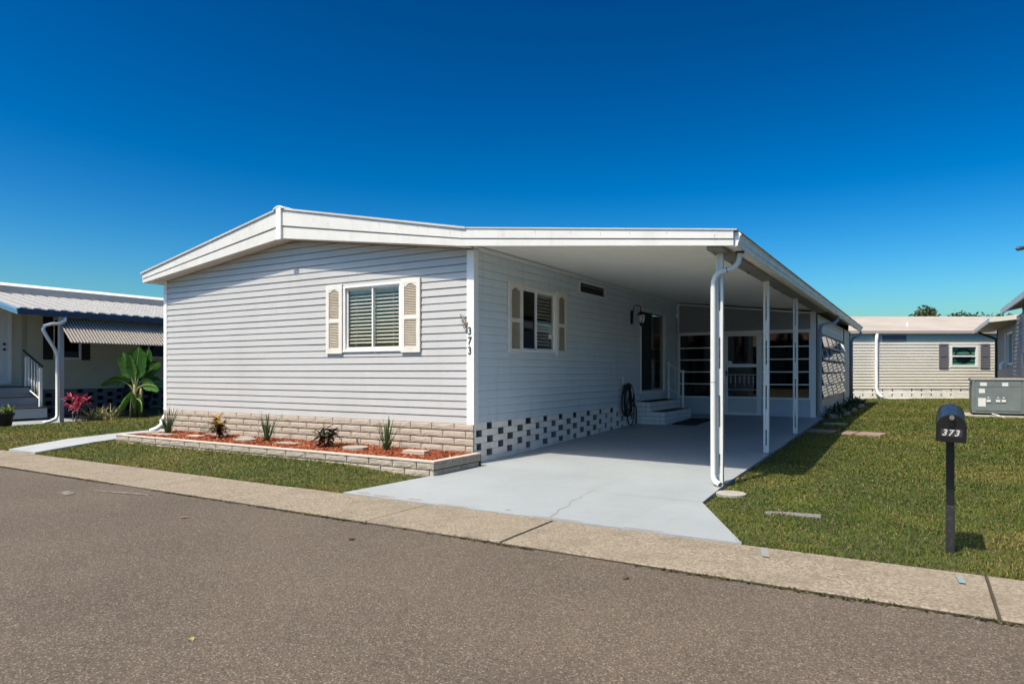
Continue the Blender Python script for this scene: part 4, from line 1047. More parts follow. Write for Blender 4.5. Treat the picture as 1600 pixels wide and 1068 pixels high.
def left_house():
    t = thing('neighbour_house', 'beige neighbouring mobile home on the left with navy trimmed carport and striped awning', 'house', (-16.3,3,0))
    WX = -16.25; M_b = mat('khaki_beige_siding', (.56,.53,.44), .5, var=(1.5,(.50,.47,.385),.4,.75))
    door = (.05,1.0,1.02,2.98); w1 = (2.12,2.86,1.70,2.86); w2 = (4.95,6.2,1.78,2.80)
    mb = MB(); siding(mb, (WX,0,0), Y_, X_, -9, 14, .80, 3.42, .115, .012, holes=[door,w1,w2]); mb.build('side_wall', M_b, t)
    mb = MB(); mb.box(-23.5,WX-.3,-9,14,.75,.8); mb.box(-23.5,-23.4,-9,14,.0,3.4); mb.box(-23.4,WX-.02,-9.02,-9,.0,3.4); mb.box(-23.4,WX-.02,14,14.02,.0,3.4); mb.build('shell', M_b, t)
    mb = MB(); mb.prism([(-23.9,-9.3,3.42),(-15.98,-9.3,3.42),(-15.98,-9.3,3.66),(-20,-9.3,4.1),(-23.9,-9.3,3.66)], (0,23.6,0)); mb.build('roof', M_roof, t)
    mb = MB(); mb.prism([(-15.92,-9.3,3.44),(-16.9,-9.3,3.76),(-16.9,-9.3,3.70),(-15.96,-9.3,3.42)], (0,23.6,0)); mb.build('roof_edge', mat('bright_white_roof_edge', (.74,.70,.66), .5), t)
    mb = MB(); mb.prism([(-16.85,-9.3,3.74),(-17.1,-9.3,3.86),(-17.1,-9.3,3.70)], (0,23.6,0)); mb.build('roof_cap', M_trim, t)
    mb = MB(); louvre_blocks(mb, (WX,0,0), Y_, X_, -4, 12, .0, 7, .114, .40, .18); mb.cur = 1; mb.box(WX-.32,WX-.30,-9,14,0,.8)
    mb.build('block_skirting', [mat('grey_painted_block', (.17,.18,.20), .9), M_dark], t)
    mb = MB(); mb.box(WX-.01,WX+.025,1.30,1.42,.80,3.4); mb.build('corner_trim', mat('tan_trim', (.46,.43,.36), .5), t)
    # door
    mb = MB(); ring(mb, (WX,0,0), Y_, X_, door[0]-.06, door[1]+.06, door[2]-.05, door[3]+.06, .06, -.05, .03); d = mb.build('door_frame', M_trim, t)
    mb = MB(); mb.box(WX-.04,WX-.01,door[0]+.002,door[1]-.002,door[2],door[3]-.002)
    for z0, z1 in ((1.15,1.55),(1.65,2.1),(2.2,2.85)):
        for y0, y1 in ((door[0]+.1,.48),(.56,door[1]-.1)): ring(mb, (WX-.01,0,0), Y_, X_, y0, y1, z0, z1, .02, .0, .008)
    dl = mb.build('door', mat('white_door_paint', (.66,.66,.66), .4), t)
    for z in (2.07,1.92):
        mb = MB(); mb.tube([(WX-.01,.88,z),(WX+.05,.88,z)], .032, 12); mb.build('knob', M_bronze, dl)
    # windows with black shutters
    for (a,b,c,e), sh in ((w1,((1.84,2.10),(2.88,3.12))),(w2,((4.58,4.90),(6.25,6.55)))):
        mb = MB(); ring(mb, (WX,0,0), Y_, X_, a-.02, b+.02, c-.02, e+.02, .05, -.06, .02); w = mb.build('window', M_trim, t)
        pane((WX,0,0), Y_, X_, a+.03, b-.03, c+.03, e-.03, -.03, w, M_dglass)
        blinds((WX,0,0), Y_, X_, a+.03, b-.03, c+.03, e-.03, -.10, w, mat('dim_slat', (.30,.30,.28), .5), .06, .3)
        for a_, b_ in sh:
            mb = MB(); ring(mb, (WX,0,0), Y_, X_, a_, b_, c-.04, e+.04, .04, .014, .04); mb.obox((WX,0,0), Y_, X_, Z_, a_+.04, b_-.04, .014, .030, c, e); mb.build('shutter', M_black, t)
    # striped aluminium awning over the windows
    aw = MB(); bt = MB(); y = .92; xi, zi, xo, zo = -13.50, 2.68, -12.76, 2.02
    aw.prism([(xi,.92,zi),(xo,.92,zo),(xo,.92,zo+.008),(xi,.92,zi+.008)], (0,6.2,0))
    while y < 7.05:
        bt.prism([(xi,y,zi+.009),(xo,y,zo+.009),(xo,y,zo+.035),(xi,y,zi+.035)], (0,.036,0)); y += .078
    o = aw.build('awning', mat('brown_awning_metal', (.075,.055,.042), .6), t)
    bt.build('awning_rib', mat('white_awning_rib', (.48,.44,.40), .5), o)
    # carport
    EX = -13.22
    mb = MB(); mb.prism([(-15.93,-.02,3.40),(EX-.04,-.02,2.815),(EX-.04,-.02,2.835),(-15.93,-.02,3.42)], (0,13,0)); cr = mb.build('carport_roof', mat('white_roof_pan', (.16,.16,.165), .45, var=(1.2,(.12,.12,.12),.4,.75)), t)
    mb = MB(); y = .0
    while y < 12.9: mb.prism([(-15.93,y,3.421),(EX-.04,y,2.836),(EX-.04,y,2.875),(-15.93,y,3.46)], (0,.16,0)); y += .305
    mb.build('roof_rib', mat('white_roof_rib', (.50,.48,.46), .45), cr)
    M_navy = mat('shaded_navy_fascia', (.018,.055,.125), .45);  # the navy trim darkened, shade painted into its side face
    mb = MB(); mb.box(EX-.04,EX,-.05,13,2.70,2.84); mb.build('carport_fascia', M_navy, t)
    mb = MB(); mb.prism([(-16.0,-.05,3.30),(EX-.041,-.05,2.70),(EX-.041,-.05,2.84),(-16.0,-.05,3.46)], (0,.028,0)); mb.prism([(-16.0,-.062,3.36),(EX-.041,-.062,2.765),(EX-.041,-.062,2.84),(-16.0,-.062,3.45)], (0,.011,0)); mb.build('carport_fascia', mat('sunlit_navy_fascia', (.14,.30,.46), .45), t)  # same navy trim lightened, sunlight painted into its front face
    mb = MB(); mb.box(EX-.16,EX-.06,.90,1.0,.0,2.70); mb.build('post', mat('grey_white_post', (.55,.56,.58), .45), t)
    mb = MB(); mb.tube([(EX-.05,1.02,2.70),(EX-.02,1.0,2.60),(EX,.88,2.53),(EX+.02,.66,2.50),(EX+.02,.52,2.45),(EX+.02,.48,2.36),(EX+.01,.55,2.22),(EX-.02,.74,1.92),(EX-.04,.82,1.78),(EX-.05,.84,1.65),(EX-.05,.84,.22),(EX-.04,.80,.12),(EX-.0,.62,.06),(EX+.02,.50,.05)], .042, 10)
    mb.build('downspout', M_white, t, smooth=True)
left_house()
def left_extras():
    s = MB(); s.box(-22,-13.36,-.02,2.0,-.1,.02); s.box(-16.2,-13.9,2.0,9,-.1,.015); struct(s.build('carport_slab', M_slab))
    t = thing('porch_steps', 'three pale steps under the neighbour\'s white door at the left edge', 'steps', (-15.7,.5,.07))
    Mst = mat('pale_step_paint', (.34,.37,.41), .6); Mtr = mat('dark_tread', (.03,.03,.035), .8)
    for k, (x1, z0, z1) in enumerate(((-14.75,.075,.36),(-15.15,.36,.64),(-15.55,.64,.90))):
        mb = MB(); mb.box(-16.2,x1,-.6,1.28-.02*k,z0,z1-.02); mb.cur = 1; mb.box(-16.2,x1+.015,-.6,1.30-.02*k,z1-.02,z1+.01); mb.build('step', [Mst, Mtr], t, bevel=.004)
    r = thing('stair_railing', 'short white railing with turned balusters beside the neighbour\'s steps', 'railing', (-15.2,1.2,.4))
    for x, z, tp in ((-15.72,.65,1.72),(-14.95,.37,1.42)):
        mb = MB(); mb.box(x-.035,x+.035,1.17,1.24,z,tp); mb.build('post', M_white, r, bevel=.004)
    mb = MB(); mb.tube([(-15.9,1.205,1.90),(-14.85,1.205,1.44)], .026, 8); mb.build('handrail', M_black, r)
    mb = MB(); mb.tube([(-15.7,1.205,.86),(-14.95,1.205,.56)], .02, 6); mb.build('bottom_rail', M_white, r)
    for k in range(4):
        x = -15.58+k*.155; mb = MB(); mb.tube([(x,1.205,.85-k*.055),(x,1.205,1.1-k*.06),(x,1.205,1.3-k*.06),(x,1.205,1.74-k*.068)], [.012,.026,.014,.012], 8); mb.build('baluster', M_white, r, smooth=True)
    h = MB(); 
    for k in range(6): h.tube([(-16.18+.03*k, 4.52+(.42+.02*math.sin(k))*math.cos(a), .62+(.46+.02*math.cos(2*k))*math.sin(a)) for a in [2*PI*i/24 for i in range(25)]], .022, 6)
    tag(h.build('hanging_hose', M_rubber, smooth=True), 'thick round coil of black hose against the neighbour\'s skirting behind the banana plant', 'hose')
left_extras()

def right_house():
    t = thing('right_neighbour_house', 'grey sided house at the right edge behind the air conditioner', 'house', (9,16,.2))
    M_g = mat('slate_grey_siding', (.22,.235,.26), .5); M_l = mat('lilac_white_siding', (.50,.49,.53), .5)
    WX = 7.80
    mb = MB(); siding(mb, (WX,0,0), Y_, -X_, 15.6, 22.8, .62, 2.95, .115, .012, holes=[(18.0,19.4,1.55,2.55)]); mb.build('addition_wall', M_g, t)
    mb = MB(); mb.box(WX+.0,15,22.78,22.82,.3,3.0); mb.box(WX+.05,14.9,15.6,22.78,.3,.6); mb.build('addition_rear_wall', M_g, t)
    mb = MB(); mb.box(WX-.03,WX+.04,22.80,22.86,.25,2.9); mb.tube([(7.22,22.9,2.86),(7.24,22.9,2.75),(7.55,22.9,2.62),(7.74,22.9,2.52),(7.76,22.9,2.4),(7.76,22.9,.3)], .045, 8); mb.build('downspout', mat('dark_brown_downspout', (.035,.028,.024), .5), t)
    mb = MB(); ring(mb, (WX,0,0), Y_, -X_, 17.98, 19.42, 1.53, 2.57, .06, -.06, .025); w = mb.build('window', M_trim, t); pane((WX,0,0), Y_, -X_, 18.04, 19.36, 1.6, 2.5, -.03, w, M_dglass)
    mb = MB(); mb.box(WX-.06,WX-.02,19.55,19.72,1.5,2.6); mb.tube([(WX-.07,19.6,1.62),(WX-.16,19.6,1.56),(WX-.16,19.6,1.40)], .06, 8); mb.build('vent_pipe', M_trim, t)
    # addition roof
    mb = MB(); mb.prism([(7.18,17.0,2.86),(12,17.0,3.35),(12,17.0,3.40),(7.18,17.0,2.92)], (0,7.2,0)); mb.build('addition_roof', M_roof, t)
    mb = MB(); mb.box(7.13,7.178,16.97,24.2,2.80,2.935); mb.build('gutter', mat('white_gutter_paint', (.62,.63,.66), .4), t)
    mb = MB(); mb.prism([(7.18,16.965,2.80),(12,16.965,3.25),(12,16.965,3.42),(7.18,16.965,2.935)], (0,.03,0)); mb.build('fascia', mat('cream_fascia', (.66,.61,.52), .5), t)
    mb = MB(); mb.prism([(7.18,17.0,2.80),(7.8,17.0,2.86),(7.8,17.0,2.875),(7.18,17.0,2.815)], (0,7.2,0)); mb.build('soffit', mat('tan_soffit', (.42,.36,.28), .6), t)
    # main body nearer the street
    mb = MB(); siding(mb, (WX-.02,0,0), Y_, -X_, -1.5, 15.55, .62, 3.35, .115, .012); mb.build('main_wall', M_l, t)
    mb = MB(); mb.box(WX-.02,15,15.56,15.60,.2,3.4); mb.box(WX,15,-1.54,-1.50,.2,3.4); mb.box(14.96,15,-1.5,15.56,.2,3.4); mb.build('end_wall', M_l, t)
    mb = MB(); mb.prism([(7.38,-1.9,3.02),(11.4,-1.9,3.9),(15.4,-1.9,3.02),(15.4,-1.9,3.10),(11.4,-1.9,3.98),(7.38,-1.9,3.10)], (0,18.0,0)); mb.build('main_roof', mat('brown_grey_shingle', (.30,.25,.22), .9, var=(9,(.22,.18,.16),.4,.7)), t)
    mb = MB(); mb.box(7.33,7.378,-1.9,16.1,2.96,3.105); mb.build('main_gutter', MATS['white_gutter_paint'], t)
    mb = MB(); louvre_blocks(mb, (WX,0,0), Y_, -X_, 0, 22.8, .2, 4, .105, .4, .0); mb.build('block_skirting', M_wblock, t)
    # electric service: meter box and strapped conduits at the corner
    e = MB(); e.box(WX-.16,WX-.035,14.15,14.50,1.35,1.80); e.build('meter_box', mat('meter_box_grey', (.42,.44,.42), .45), t, bevel=.01)
    e = MB()
    for y, r in ((13.95,.035),(13.82,.025)):
        e.tube([(WX-.10,y,.3),(WX-.10,y,2.95)], r, 8)
    for k in range(12): e.box(WX-.14,WX-.03,13.76,14.02,.55+k*.2,.575+k*.2)
    e.build('conduit', mat('pale_conduit', (.52,.54,.52), .45), t)
right_house()

# house straight behind, its long side facing the street diagonally
def rear_house():
    cx, cy = 5.36, -7.834
    R = Vector((.856,.517,0)); D = Vector((-.517,.856,0)); O = Vector((cx,cy,0))+D*27.7
    Nn = -D
    t = thing('rear_house', 'cream sided mobile home with teal frieze and grey shutters standing across the back lawn', 'house', tuple(O+R*18))
    u0, u1 = 12.6, 26
    win = (17.98,19.02,1.56,2.35)
    M_c = mat('cream_siding', (.70,.645,.55), .5, var=(1.3,(.64,.58,.48),.4,.75))
    mb = MB(); siding(mb, O, R, Nn, u0, u1, .62, 2.56, .121, .022, holes=[win], prof=[(0,1),(.08,1),(.88,.1),(.885,-.4),(1,-.4)]); mb.build('front_wall', M_c, t)
    mb = MB(); mb.obox(O, R, Nn, Z_, u0, u1, -.02, .018, 2.56, 2.86); mb.build('frieze', mat('pale_teal_frieze', (.36,.43,.39), .5), t)
    mb = MB(); mb.obox(O, R, Nn, Z_, 15.15, 16.12, .019, .05, 2.60, 2.80); mb.build('vent', mat('navy_vent_panel', (.06,.07,.10), .6), t)
    P = lambda u, d, z: O+R*u+Nn*d+Z_*z
    mb = MB(); mb.prism([P(u0-.4,.10,2.93),P(u0-.4,-4.2,3.86),P(u0-.4,-8.8,2.93),P(u0-.4,-8.8,2.98),P(u0-.4,-4.2,3.92),P(u0-.4,.10,2.985)], R*14.2)
    mb.build('roof', mat('dusty_pink_metal_roof', (.50,.44,.39), .6, var=(.7,(.40,.34,.29),.35,.7)), t)
    mb = MB(); mb.obox(O, R, Nn, Z_, u0-.4, u1+.4, .10, .15, 2.865, 2.985); mb.build('gutter', mat('pinkish_gutter', (.42,.35,.31), .5), t)
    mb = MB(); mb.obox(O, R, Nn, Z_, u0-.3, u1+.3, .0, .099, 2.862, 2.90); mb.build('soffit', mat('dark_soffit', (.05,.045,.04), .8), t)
    mb = MB(); mb.obox(O, R, Nn, Z_, u0, u1, -8.2, -.3, .55, .62); mb.obox(O, R, Nn, Z_, u0, u0+.05, -8.2, -.03, .2, 3.0); mb.obox(O, R, Nn, Z_, u1-.05, u1, -8.2, -.03, .2, 3.0); mb.obox(O, R, Nn, Z_, u0+.06, u1-.06, -8.2, -8.15, .2, 3.0); mb.build('shell', M_c, t)
    mb = MB()
    for r in range(4):
        u = u0-(.2 if r % 2 else 0)
        while u < u1:
            g_ = .05 if (r in (1,3) and random.random() < .8) else .0
            a, b = max(u,u0)+.004, min(u+.40-g_,u1)-.004
            if b-a > .04: mb.obox(O, R, Nn, Z_, a, b, -.10, random.uniform(-.004,.006), .215+r*.1+.004, .215+(r+1)*.1-.004)
            u += .40
    mb.cur = 1; mb.obox(O, R, Nn, Z_, u0, u1, -.14, -.101, .1, .61)
    mb.build('block_skirting', [M_wblock, M_mortar], t)
    mb = MB(); ring(mb, O, R, Nn, win[0]-.06, win[1]+.06, win[2]-.06, win[3]+.06, .09, -.05, .03); mb.obox(O, R, Nn, Z_, win[0]+.03, win[1]-.03, -.015, .018, 1.925, 1.985); w = mb.build('window', M_trim, t)
    pane(O, R, Nn, win[0]+.03, win[1]-.03, win[2]+.03, win[3]-.03, -.03, w, glass_mat('teal_glass', (.62,.80,.74), 1.5, .01))
    mb = MB()
    for k in range(5): mb.obox(O, R, Nn, Z_, win[0]+.03, win[1]-.03, -.07, -.05, win[2]+.03+k*.15, win[2]+.115+k*.15)
    mb.build('blind', mat('pale_teal_blind', (.60,.66,.58), .6), w)
    mb = MB(); n = 28; c = P((win[0]+win[1])/2, -.045, 1.95)
    mb.prism([c+R*(.33*math.cos(PI+PI*k/n))+Z_*(.30*math.sin(PI+PI*k/n)) for k in range(n+1)], Nn*.012)
    for k in range(n): 
        a, b = PI*k/n, PI*(k+1)/n
        mb.prism([c+R*(.36*math.cos(a))+Z_*(.33*math.sin(a)), c+R*(.36*math.cos(b))+Z_*(.33*math.sin(b)), c+R*(.31*math.cos(b))+Z_*(.28*math.sin(b)), c+R*(.31*math.cos(a))+Z_*(.28*math.sin(a))], Nn*.012)
    mb.build('hanging_ornament', mat('black_round_ornament', (.035,.035,.05), .6), w)
    Msh = mat('grey_panel_shutter', (.13,.125,.14), .6)
    for a in (17.47, 19.17):
        mb = MB(); z0, z1 = 1.45, 2.46; b = a+.37
        ring(mb, O, R, Nn, a, b, z0, z1, .07, .02, .05); mb.obox(O, R, Nn, Z_, a+.07, b-.07, .02, .036, z0+.07, z1-.07); mb.obox(O, R, Nn, Z_, a+.07, b-.07, .036, .05, 1.93, 2.03); mb.build('shutter', Msh, t)
    mb = MB(); mb.tube([P(14.88,.10,2.86),P(14.88,.08,2.6),P(14.88,.07,.65),P(14.91,.12,.45),P(14.98,.22,.33),P(15.03,.30,.27)], .065, 8); mb.build('downspout', M_trim, t, smooth=True)
    mb = MB(); mb.tube([P(16.9,-1.2,3.1),P(16.9,-1.2,3.42)], .05, 8); mb.build('vent_pipe', M_trim, t)
    s = MB(); s.prism([P(15.2,.3,.225),P(16.0,.3,.225),P(16.0,.5,.225),P(15.2,.5,.225)], (0,0,.03)); tag(s.build('splash_board', M_trim), 'white board on the grass at the foot of the rear house downspout', 'board')
    b = MB(); r_ = random.Random(21)
    for k in range(26): 
        a = r_.uniform(0,2*PI); bz = r_.uniform(.25,.75); b.cr = r_.random(); q = P(18.55+r_.uniform(-.04,.04),.35+r_.uniform(-.05,.05),bz)
        leaf_blade(b, q, (math.cos(a),math.sin(a),.5), r_.uniform(.08,.2), .02, .6, 4, .2, a)
    b.tube([P(18.55,.35,.2),P(18.53,.35,.8)], .02, 6)
    tag(b.build('weedy_shrub', attr_mat('dry_shrub_leaf', [(0,(.05,.03,.02)),(1,(.12,.08,.05))], .8), rnd=True), 'thin dark dried shrub against the rear house skirting', 'shrub')
rear_house()

# ================================================================== plants by the left house
def banana():
    x0, y0 = -12.42, 2.32; z0 = gz(x0,y0)+.02
    t = thing('banana_plant', 'banana plant with big glossy paddle leaves in front of the beige neighbour house', 'plant', (x0,y0,z0))
    M_l = attr_mat('banana_leaf', [(0,(.022,.075,.014)),(.5,(.045,.14,.022)),(1,(.13,.25,.045))], .32, .5, .25)
    M_st = mat('banana_stem', (.26,.16,.07), .6, var=(7,(.12,.14,.04),.4,.65))
    for dx, dy, h, r in ((0,0,.85,.09),(-.12,.06,.7,.06),(.12,.08,.75,.07),(.02,-.1,.5,.05)):
        mb = MB(); mb.tube([(x0+dx,y0+dy,z0-.05),(x0+dx*1.1,y0+dy,z0+h*.5),(x0+dx*1.3,y0+dy,z0+h)], [r,r*.8,r*.45], 10); mb.build('stem', M_st, t, smooth=True)
    # (azimuth, elevation, stalk, length, half width, droop)
    r_ = random.Random(12); R = Vector((.856,.517,0)); F = Vector((.517,-.856,0))
    specs = [(.16,.12,1.0,.62,1.30,.27,.05),(-.22,.10,1.0,.62,1.10,.22,.25),(-.9,.25,.75,.55,.95,.17,1.5),(.55,-.2,.9,.6,1.0,.2,.6),(.95,.2,.38,.5,.95,.17,1.0),(-.25,.8,.10,.30,.80,.26,1.9),(.45,.7,.12,.35,.75,.24,2.0),(.1,-.5,1.2,.8,1.1,.2,.3),(-.5,-.6,.8,.6,.9,.2,.9),(.8,-.5,.55,.5,.9,.19,1.2),(.40,.05,1.1,.75,1.2,.20,.25),(.75,.45,-.05,.3,.7,.2,1.6)]
    for i, (a, f, el, stalk, L_, w, dr) in enumerate(specs):
        stalk *= .50; L_ *= .66; w *= 1.0; d = (R*a+F*f+Z_*el).normalized(); b = Vector((x0,y0,z0+.32+.25*(el > .3))); mb = MB(); mb.cr = r_.random()
        c = b+Vector((0,0,.15)); p1 = c+d*stalk*.6; 
        sd = d.cross(F)
        # petiole
        p2 = c+d*stalk
        # blade faces the street: side vector chosen so the flat face looks forward
        side = d.cross(F); side = side if side.length > .2 else d.cross(Z_)
        side.normalize(); segs = 12; p = p2.copy(); dd = d.copy(); rows = []
        for k in range(segs+1):
            tt = k/segs; ww = w*(min(1,(tt+.05)*4)**.6)*(1-max(0,(tt-.62)/.38)**2.2)
            up = side.cross(dd).normalized()
            rag = 1+.06*math.sin(k*2.7+i)
            rows.append([p-side*ww*rag+up*ww*.18, p-side*ww*.5+up*ww*.02, p.copy(), p+side*ww*.5+up*ww*.02, p+side*ww*rag+up*ww*.22])
            dd = (dd+Vector((0,0,-dr/segs))+F*(.03*dr)).normalized(); p = p+dd*(L_/segs)
        for k in range(segs):
            for j in range(4):
                mb.cr = min(1,max(0, .25+.5*((i*37 % 10)/10)+.18*(k % 2)*(1 if j in (0,3) else .6)+r_.uniform(-.06,.06)))
                mb.face([rows[k][j], rows[k][j+1], rows[k+1][j+1], rows[k+1][j]])
        leaf = mb.build('leaf', M_l, t, rnd=True, smooth=True)
        q = MB(); q.tube([b, c+d*stalk*.5, p2]+[rows[k][2] for k in (3,6,9,11)], [.028,.02,.016,.012,.009,.006,.004], 6); q.build('midrib', mat('pale_midrib', (.30,.34,.13), .5), leaf, smooth=True)
banana()
def cordyline():
    x0, y0 = -12.72, .96; z0 = gz(x0,y0)
    t = thing('cordyline_plant', 'cordyline with hot pink leaf rosettes beside the neighbour\'s white carport post', 'plant', (x0,y0,z0))
    r_ = random.Random(31); M = attr_mat('pink_cordyline_leaf', [(0,(.14,.012,.025)),(.4,(.42,.03,.08)),(.8,(.68,.09,.17)),(1,(.80,.28,.30))], .4, .5, .2)
    sm = MB(); mb = MB()
    for (dx, dy, h) in ((-.12,.0,.62),(.12,.1,.60),(.0,-.05,.42),(.22,.02,.38),(-.05,.12,.52),(.28,.12,.52)):
        b = Vector((x0+dx*.3,y0+dy*.3,z0)); e = Vector((x0+dx,y0+dy,z0+h)); sm.tube([b, b.lerp(e,.5)+Vector((.01,0,0)), e], .011, 6)
        for k in range(17):
            a = r_.uniform(0,2*PI); mb.cr = r_.random()
            leaf_blade(mb, e+Vector((0,0,-.06*r_.random())), (math.cos(a),math.sin(a),r_.uniform(-.1,1.6)), r_.uniform(.17,.30), r_.uniform(.018,.028), r_.uniform(.5,1.3), 6, .25, a)
    mb.build('leaves', M, t, rnd=True); sm.build('stems', mat('grey_cane', (.20,.17,.14), .8), t)
cordyline()
def bromeliad():
    x0, y0 = -12.62, 1.55; z0 = gz(x0,y0)
    t = thing('spiky_plant', 'spiky variegated yellow-green clump between the pink cordyline and the banana plant', 'plant', (x0,y0,z0))
    r_ = random.Random(41); M = attr_mat('variegated_leaf', [(0,(.09,.10,.03)),(.5,(.27,.25,.09)),(1,(.55,.47,.24))], .5, .4, .15); mb = MB()
    for k in range(110):
        a = r_.uniform(0,2*PI); q = (x0+r_.uniform(-.30,.30), y0+r_.uniform(-.25,.25), z0); mb.cr = r_.random()
        leaf_blade(mb, q, (math.cos(a),math.sin(a),r_.uniform(.5,2.2)), r_.uniform(.28,.55), r_.uniform(.012,.02), r_.uniform(.3,.9), 6, .35, a, shape=lambda t_: 1-.8*t_)
    mb.build('leaves', M, t, rnd=True)
    mb = MB(); mb.lathe((x0,y0,z0-.02), [(.12,0),(.08,.06),(.0,.08)], 8); mb.build('crown_base', mat('pale_stem', (.2,.22,.1), .7), t)
bromeliad()
def potted():
    x0, y0 = -12.95, -.52; z0 = gz(x0,y0)
    t = thing('potted_plant', 'yellow-green leafy plant in a black tub at the left edge of the lawn', 'plant', (x0,y0,z0))
    mb = MB(); mb.lathe((x0,y0,z0-.01), [(.20,0),(.26,.30),(.28,.31),(.28,.35),(.25,.35),(.24,.32)], 22); mb.build('pot', mat('black_plastic_pot', (.012,.012,.013), .5), t, smooth=False)
    r_ = random.Random(51); mb = MB()
    for k in range(60):
        a = r_.uniform(0,2*PI); mb.cr = r_.random(); leaf_blade(mb, (x0+r_.uniform(-.18,.18),y0+r_.uniform(-.18,.18),z0+.32), (math.cos(a),math.sin(a),r_.uniform(.6,2.2)), r_.uniform(.15,.34), r_.uniform(.02,.035), r_.uniform(.4,1.0), 5, .2, a)
    mb.build('leaves', attr_mat('yellow_green_leaf', [(0,(.05,.09,.02)),(.6,(.12,.18,.035)),(1,(.26,.28,.06))], .5, .4, .2), t, rnd=True)
potted()
def ground_cover(name, lab, x0, x1, y0, y1, n, seed, hmax, cat='plant'):
    r_ = random.Random(seed); mb = MB()
    for k in range(n):
        a = r_.uniform(0,2*PI); x, y = r_.uniform(x0,x1), r_.uniform(y0,y1); mb.cr = r_.random()
        leaf_blade(mb, (x,y,gz(x,y)+r_.uniform(0,hmax*.4)), (math.cos(a),math.sin(a),r_.uniform(.3,2)), r_.uniform(.3,1)*hmax, r_.uniform(.012,.03), r_.uniform(.3,1), 4, .2, a)
    return tag(mb.build(name, attr_mat('dull_green_leaf', [(0,(.018,.035,.014)),(.6,(.035,.07,.022)),(1,(.07,.11,.035))], .6, .4, .1), rnd=True), lab, cat)
ground_cover('low_shrub', 'low dark green seedlings in the shade right of the banana plant', -12.0,-11.0,2.9,3.8,90,61,.45)
ground_cover('low_shrub', 'ragged green weeds growing at the foot of the porch side wall', 3.40,3.75,9.6,13.0,260,62,.30)
ground_cover('low_shrub', 'tuft of weeds at the far corner of the porch wall', 3.40,3.80,14.2,17.5,220,63,.34)

# ================================================================== trees, street lamp
def leafy_tree(x, y, trunk_h, crown, seed, lab, cols):
    r_ = random.Random(seed); t = thing('tree', lab, 'tree', (x,y,.2), 'trees beyond the rear house')
    mb = MB(); mb.tube([(x,y,.1),(x+.05,y,trunk_h*.5),(x,y,trunk_h)], [.22,.17,.12], 10)
    for k in range(7):
        a = 2*PI*k/7+r_.random(); mb.tube([(x,y,trunk_h*.8),(x+crown[0]*.35*math.cos(a),y+crown[0]*.35*math.sin(a),trunk_h+crown[1]*.3),(x+crown[0]*.75*math.cos(a),y+crown[0]*.75*math.sin(a),trunk_h+crown[1]*r_.uniform(.3,.6))], [.08,.05,.02], 6)
    mb.build('trunk', mat('grey_bark', (.14,.11,.085), .9), t, smooth=True)
    mb = MB(); cl = []
    for k in range(60):
        a, e, q = r_.uniform(0,2*PI), r_.uniform(-.3,1), r_.uniform(.45,1)**.6
        cl.append(Vector((x+crown[0]*q*math.cos(a)*math.sqrt(max(.05,1-e*e*.8)), y+crown[0]*q*math.sin(a)*math.sqrt(max(.05,1-e*e*.8)), trunk_h+crown[1]*(.45+.5*e*q))))
    for c in cl:
        tone = r_.random()
        for k in range(110):
            d = Vector((r_.gauss(0,1),r_.gauss(0,1),r_.gauss(0,.7))); d *= .17*crown[0]*r_.random()**.33/max(d.length,.1)*1.3
            p = c+d; n = Vector((r_.gauss(0,1),r_.gauss(0,1),r_.gauss(.6,1))).normalized(); u = n.orthogonal().normalized(); v = n.cross(u); s = r_.uniform(.07,.15)
            mb.cr = min(1,max(0,.5*tone+.5*r_.random())); mb.face([p-u*s, p+v*s*.5, p+u*s, p-v*s*.5])
    mb.build('crown', attr_mat('tree_leaf', cols, .6, .3, .2), t, rnd=True)
TC = [(0,(.022,.042,.014)),(.5,(.045,.07,.020)),(.85,(.085,.10,.028)),(1,(.17,.12,.05))]
leafy_tree(6.85,39.8,2.0,(2.5,3.15),71,'broad dark green tree whose crown shows above the rear house roof',TC)
leafy_tree(8.7,43.6,2.05,(2.3,3.05),72,'lower tree crown above the rear roof, right of the broad one',TC)
def palm(x, y, h, seed, lab, n=34, fl=1.9, cat_group=None):
    r_ = random.Random(seed); t = thing('palm_tree', lab, 'palm tree', (x,y,0), cat_group)
    mb = MB(); mb.tube([(x,y,-.1),(x+.05,y,h*.5),(x,y,h)], [.17,.13,.11], 10); mb.build('trunk', mat('palm_bark', (.22,.18,.14), .9, var=(14,(.13,.10,.08),.4,.6)), t, smooth=True)
    mb = MB()
    for k in range(n):
        a = r_.uniform(0,2*PI); el = r_.uniform(-.5,1.4); d = Vector((math.cos(a),math.sin(a),el)).normalized(); p = Vector((x,y,h)); L_ = fl*r_.uniform(.8,1.1); tone = r_.random()
        seg = 11; side = d.cross(Z_).normalized()
        for s in range(seg):
            q = p+d*(L_/seg); 
            if s > 1:
                for sg in (-1,1):
                    for j in range(2):
                        b = p.lerp(q,j*.5); w = .46*math.sin(PI*min(1,(s+1)/(seg+1.5)))*(.9+.2*r_.random())
                        e = b+side*sg*w*.75+d*w*.55+Vector((0,0,-w*.35)); mb.cr = min(1,.6*tone+.4*r_.random())
                        mb.face([b, b+d*.035, e])
            mb.face([p-side*.012, p+side*.012, q+side*.01, q-side*.01])
            p = q; d = (d+Vector((0,0,-.16))).normalized()
    mb.build('fronds', attr_mat('palm_frond', [(0,(.02,.045,.015)),(.6,(.05,.085,.022)),(1,(.11,.13,.04))], .5, .4, .15), t, rnd=True)
palm(-29.6,20.2,6.1,81,'palm tree whose crown just shows over the left neighbour\'s roof')
palm(-1.9,-19.0,3.7,82,'palm tree across the street, mirrored in the porch windows', 40, 1.9)
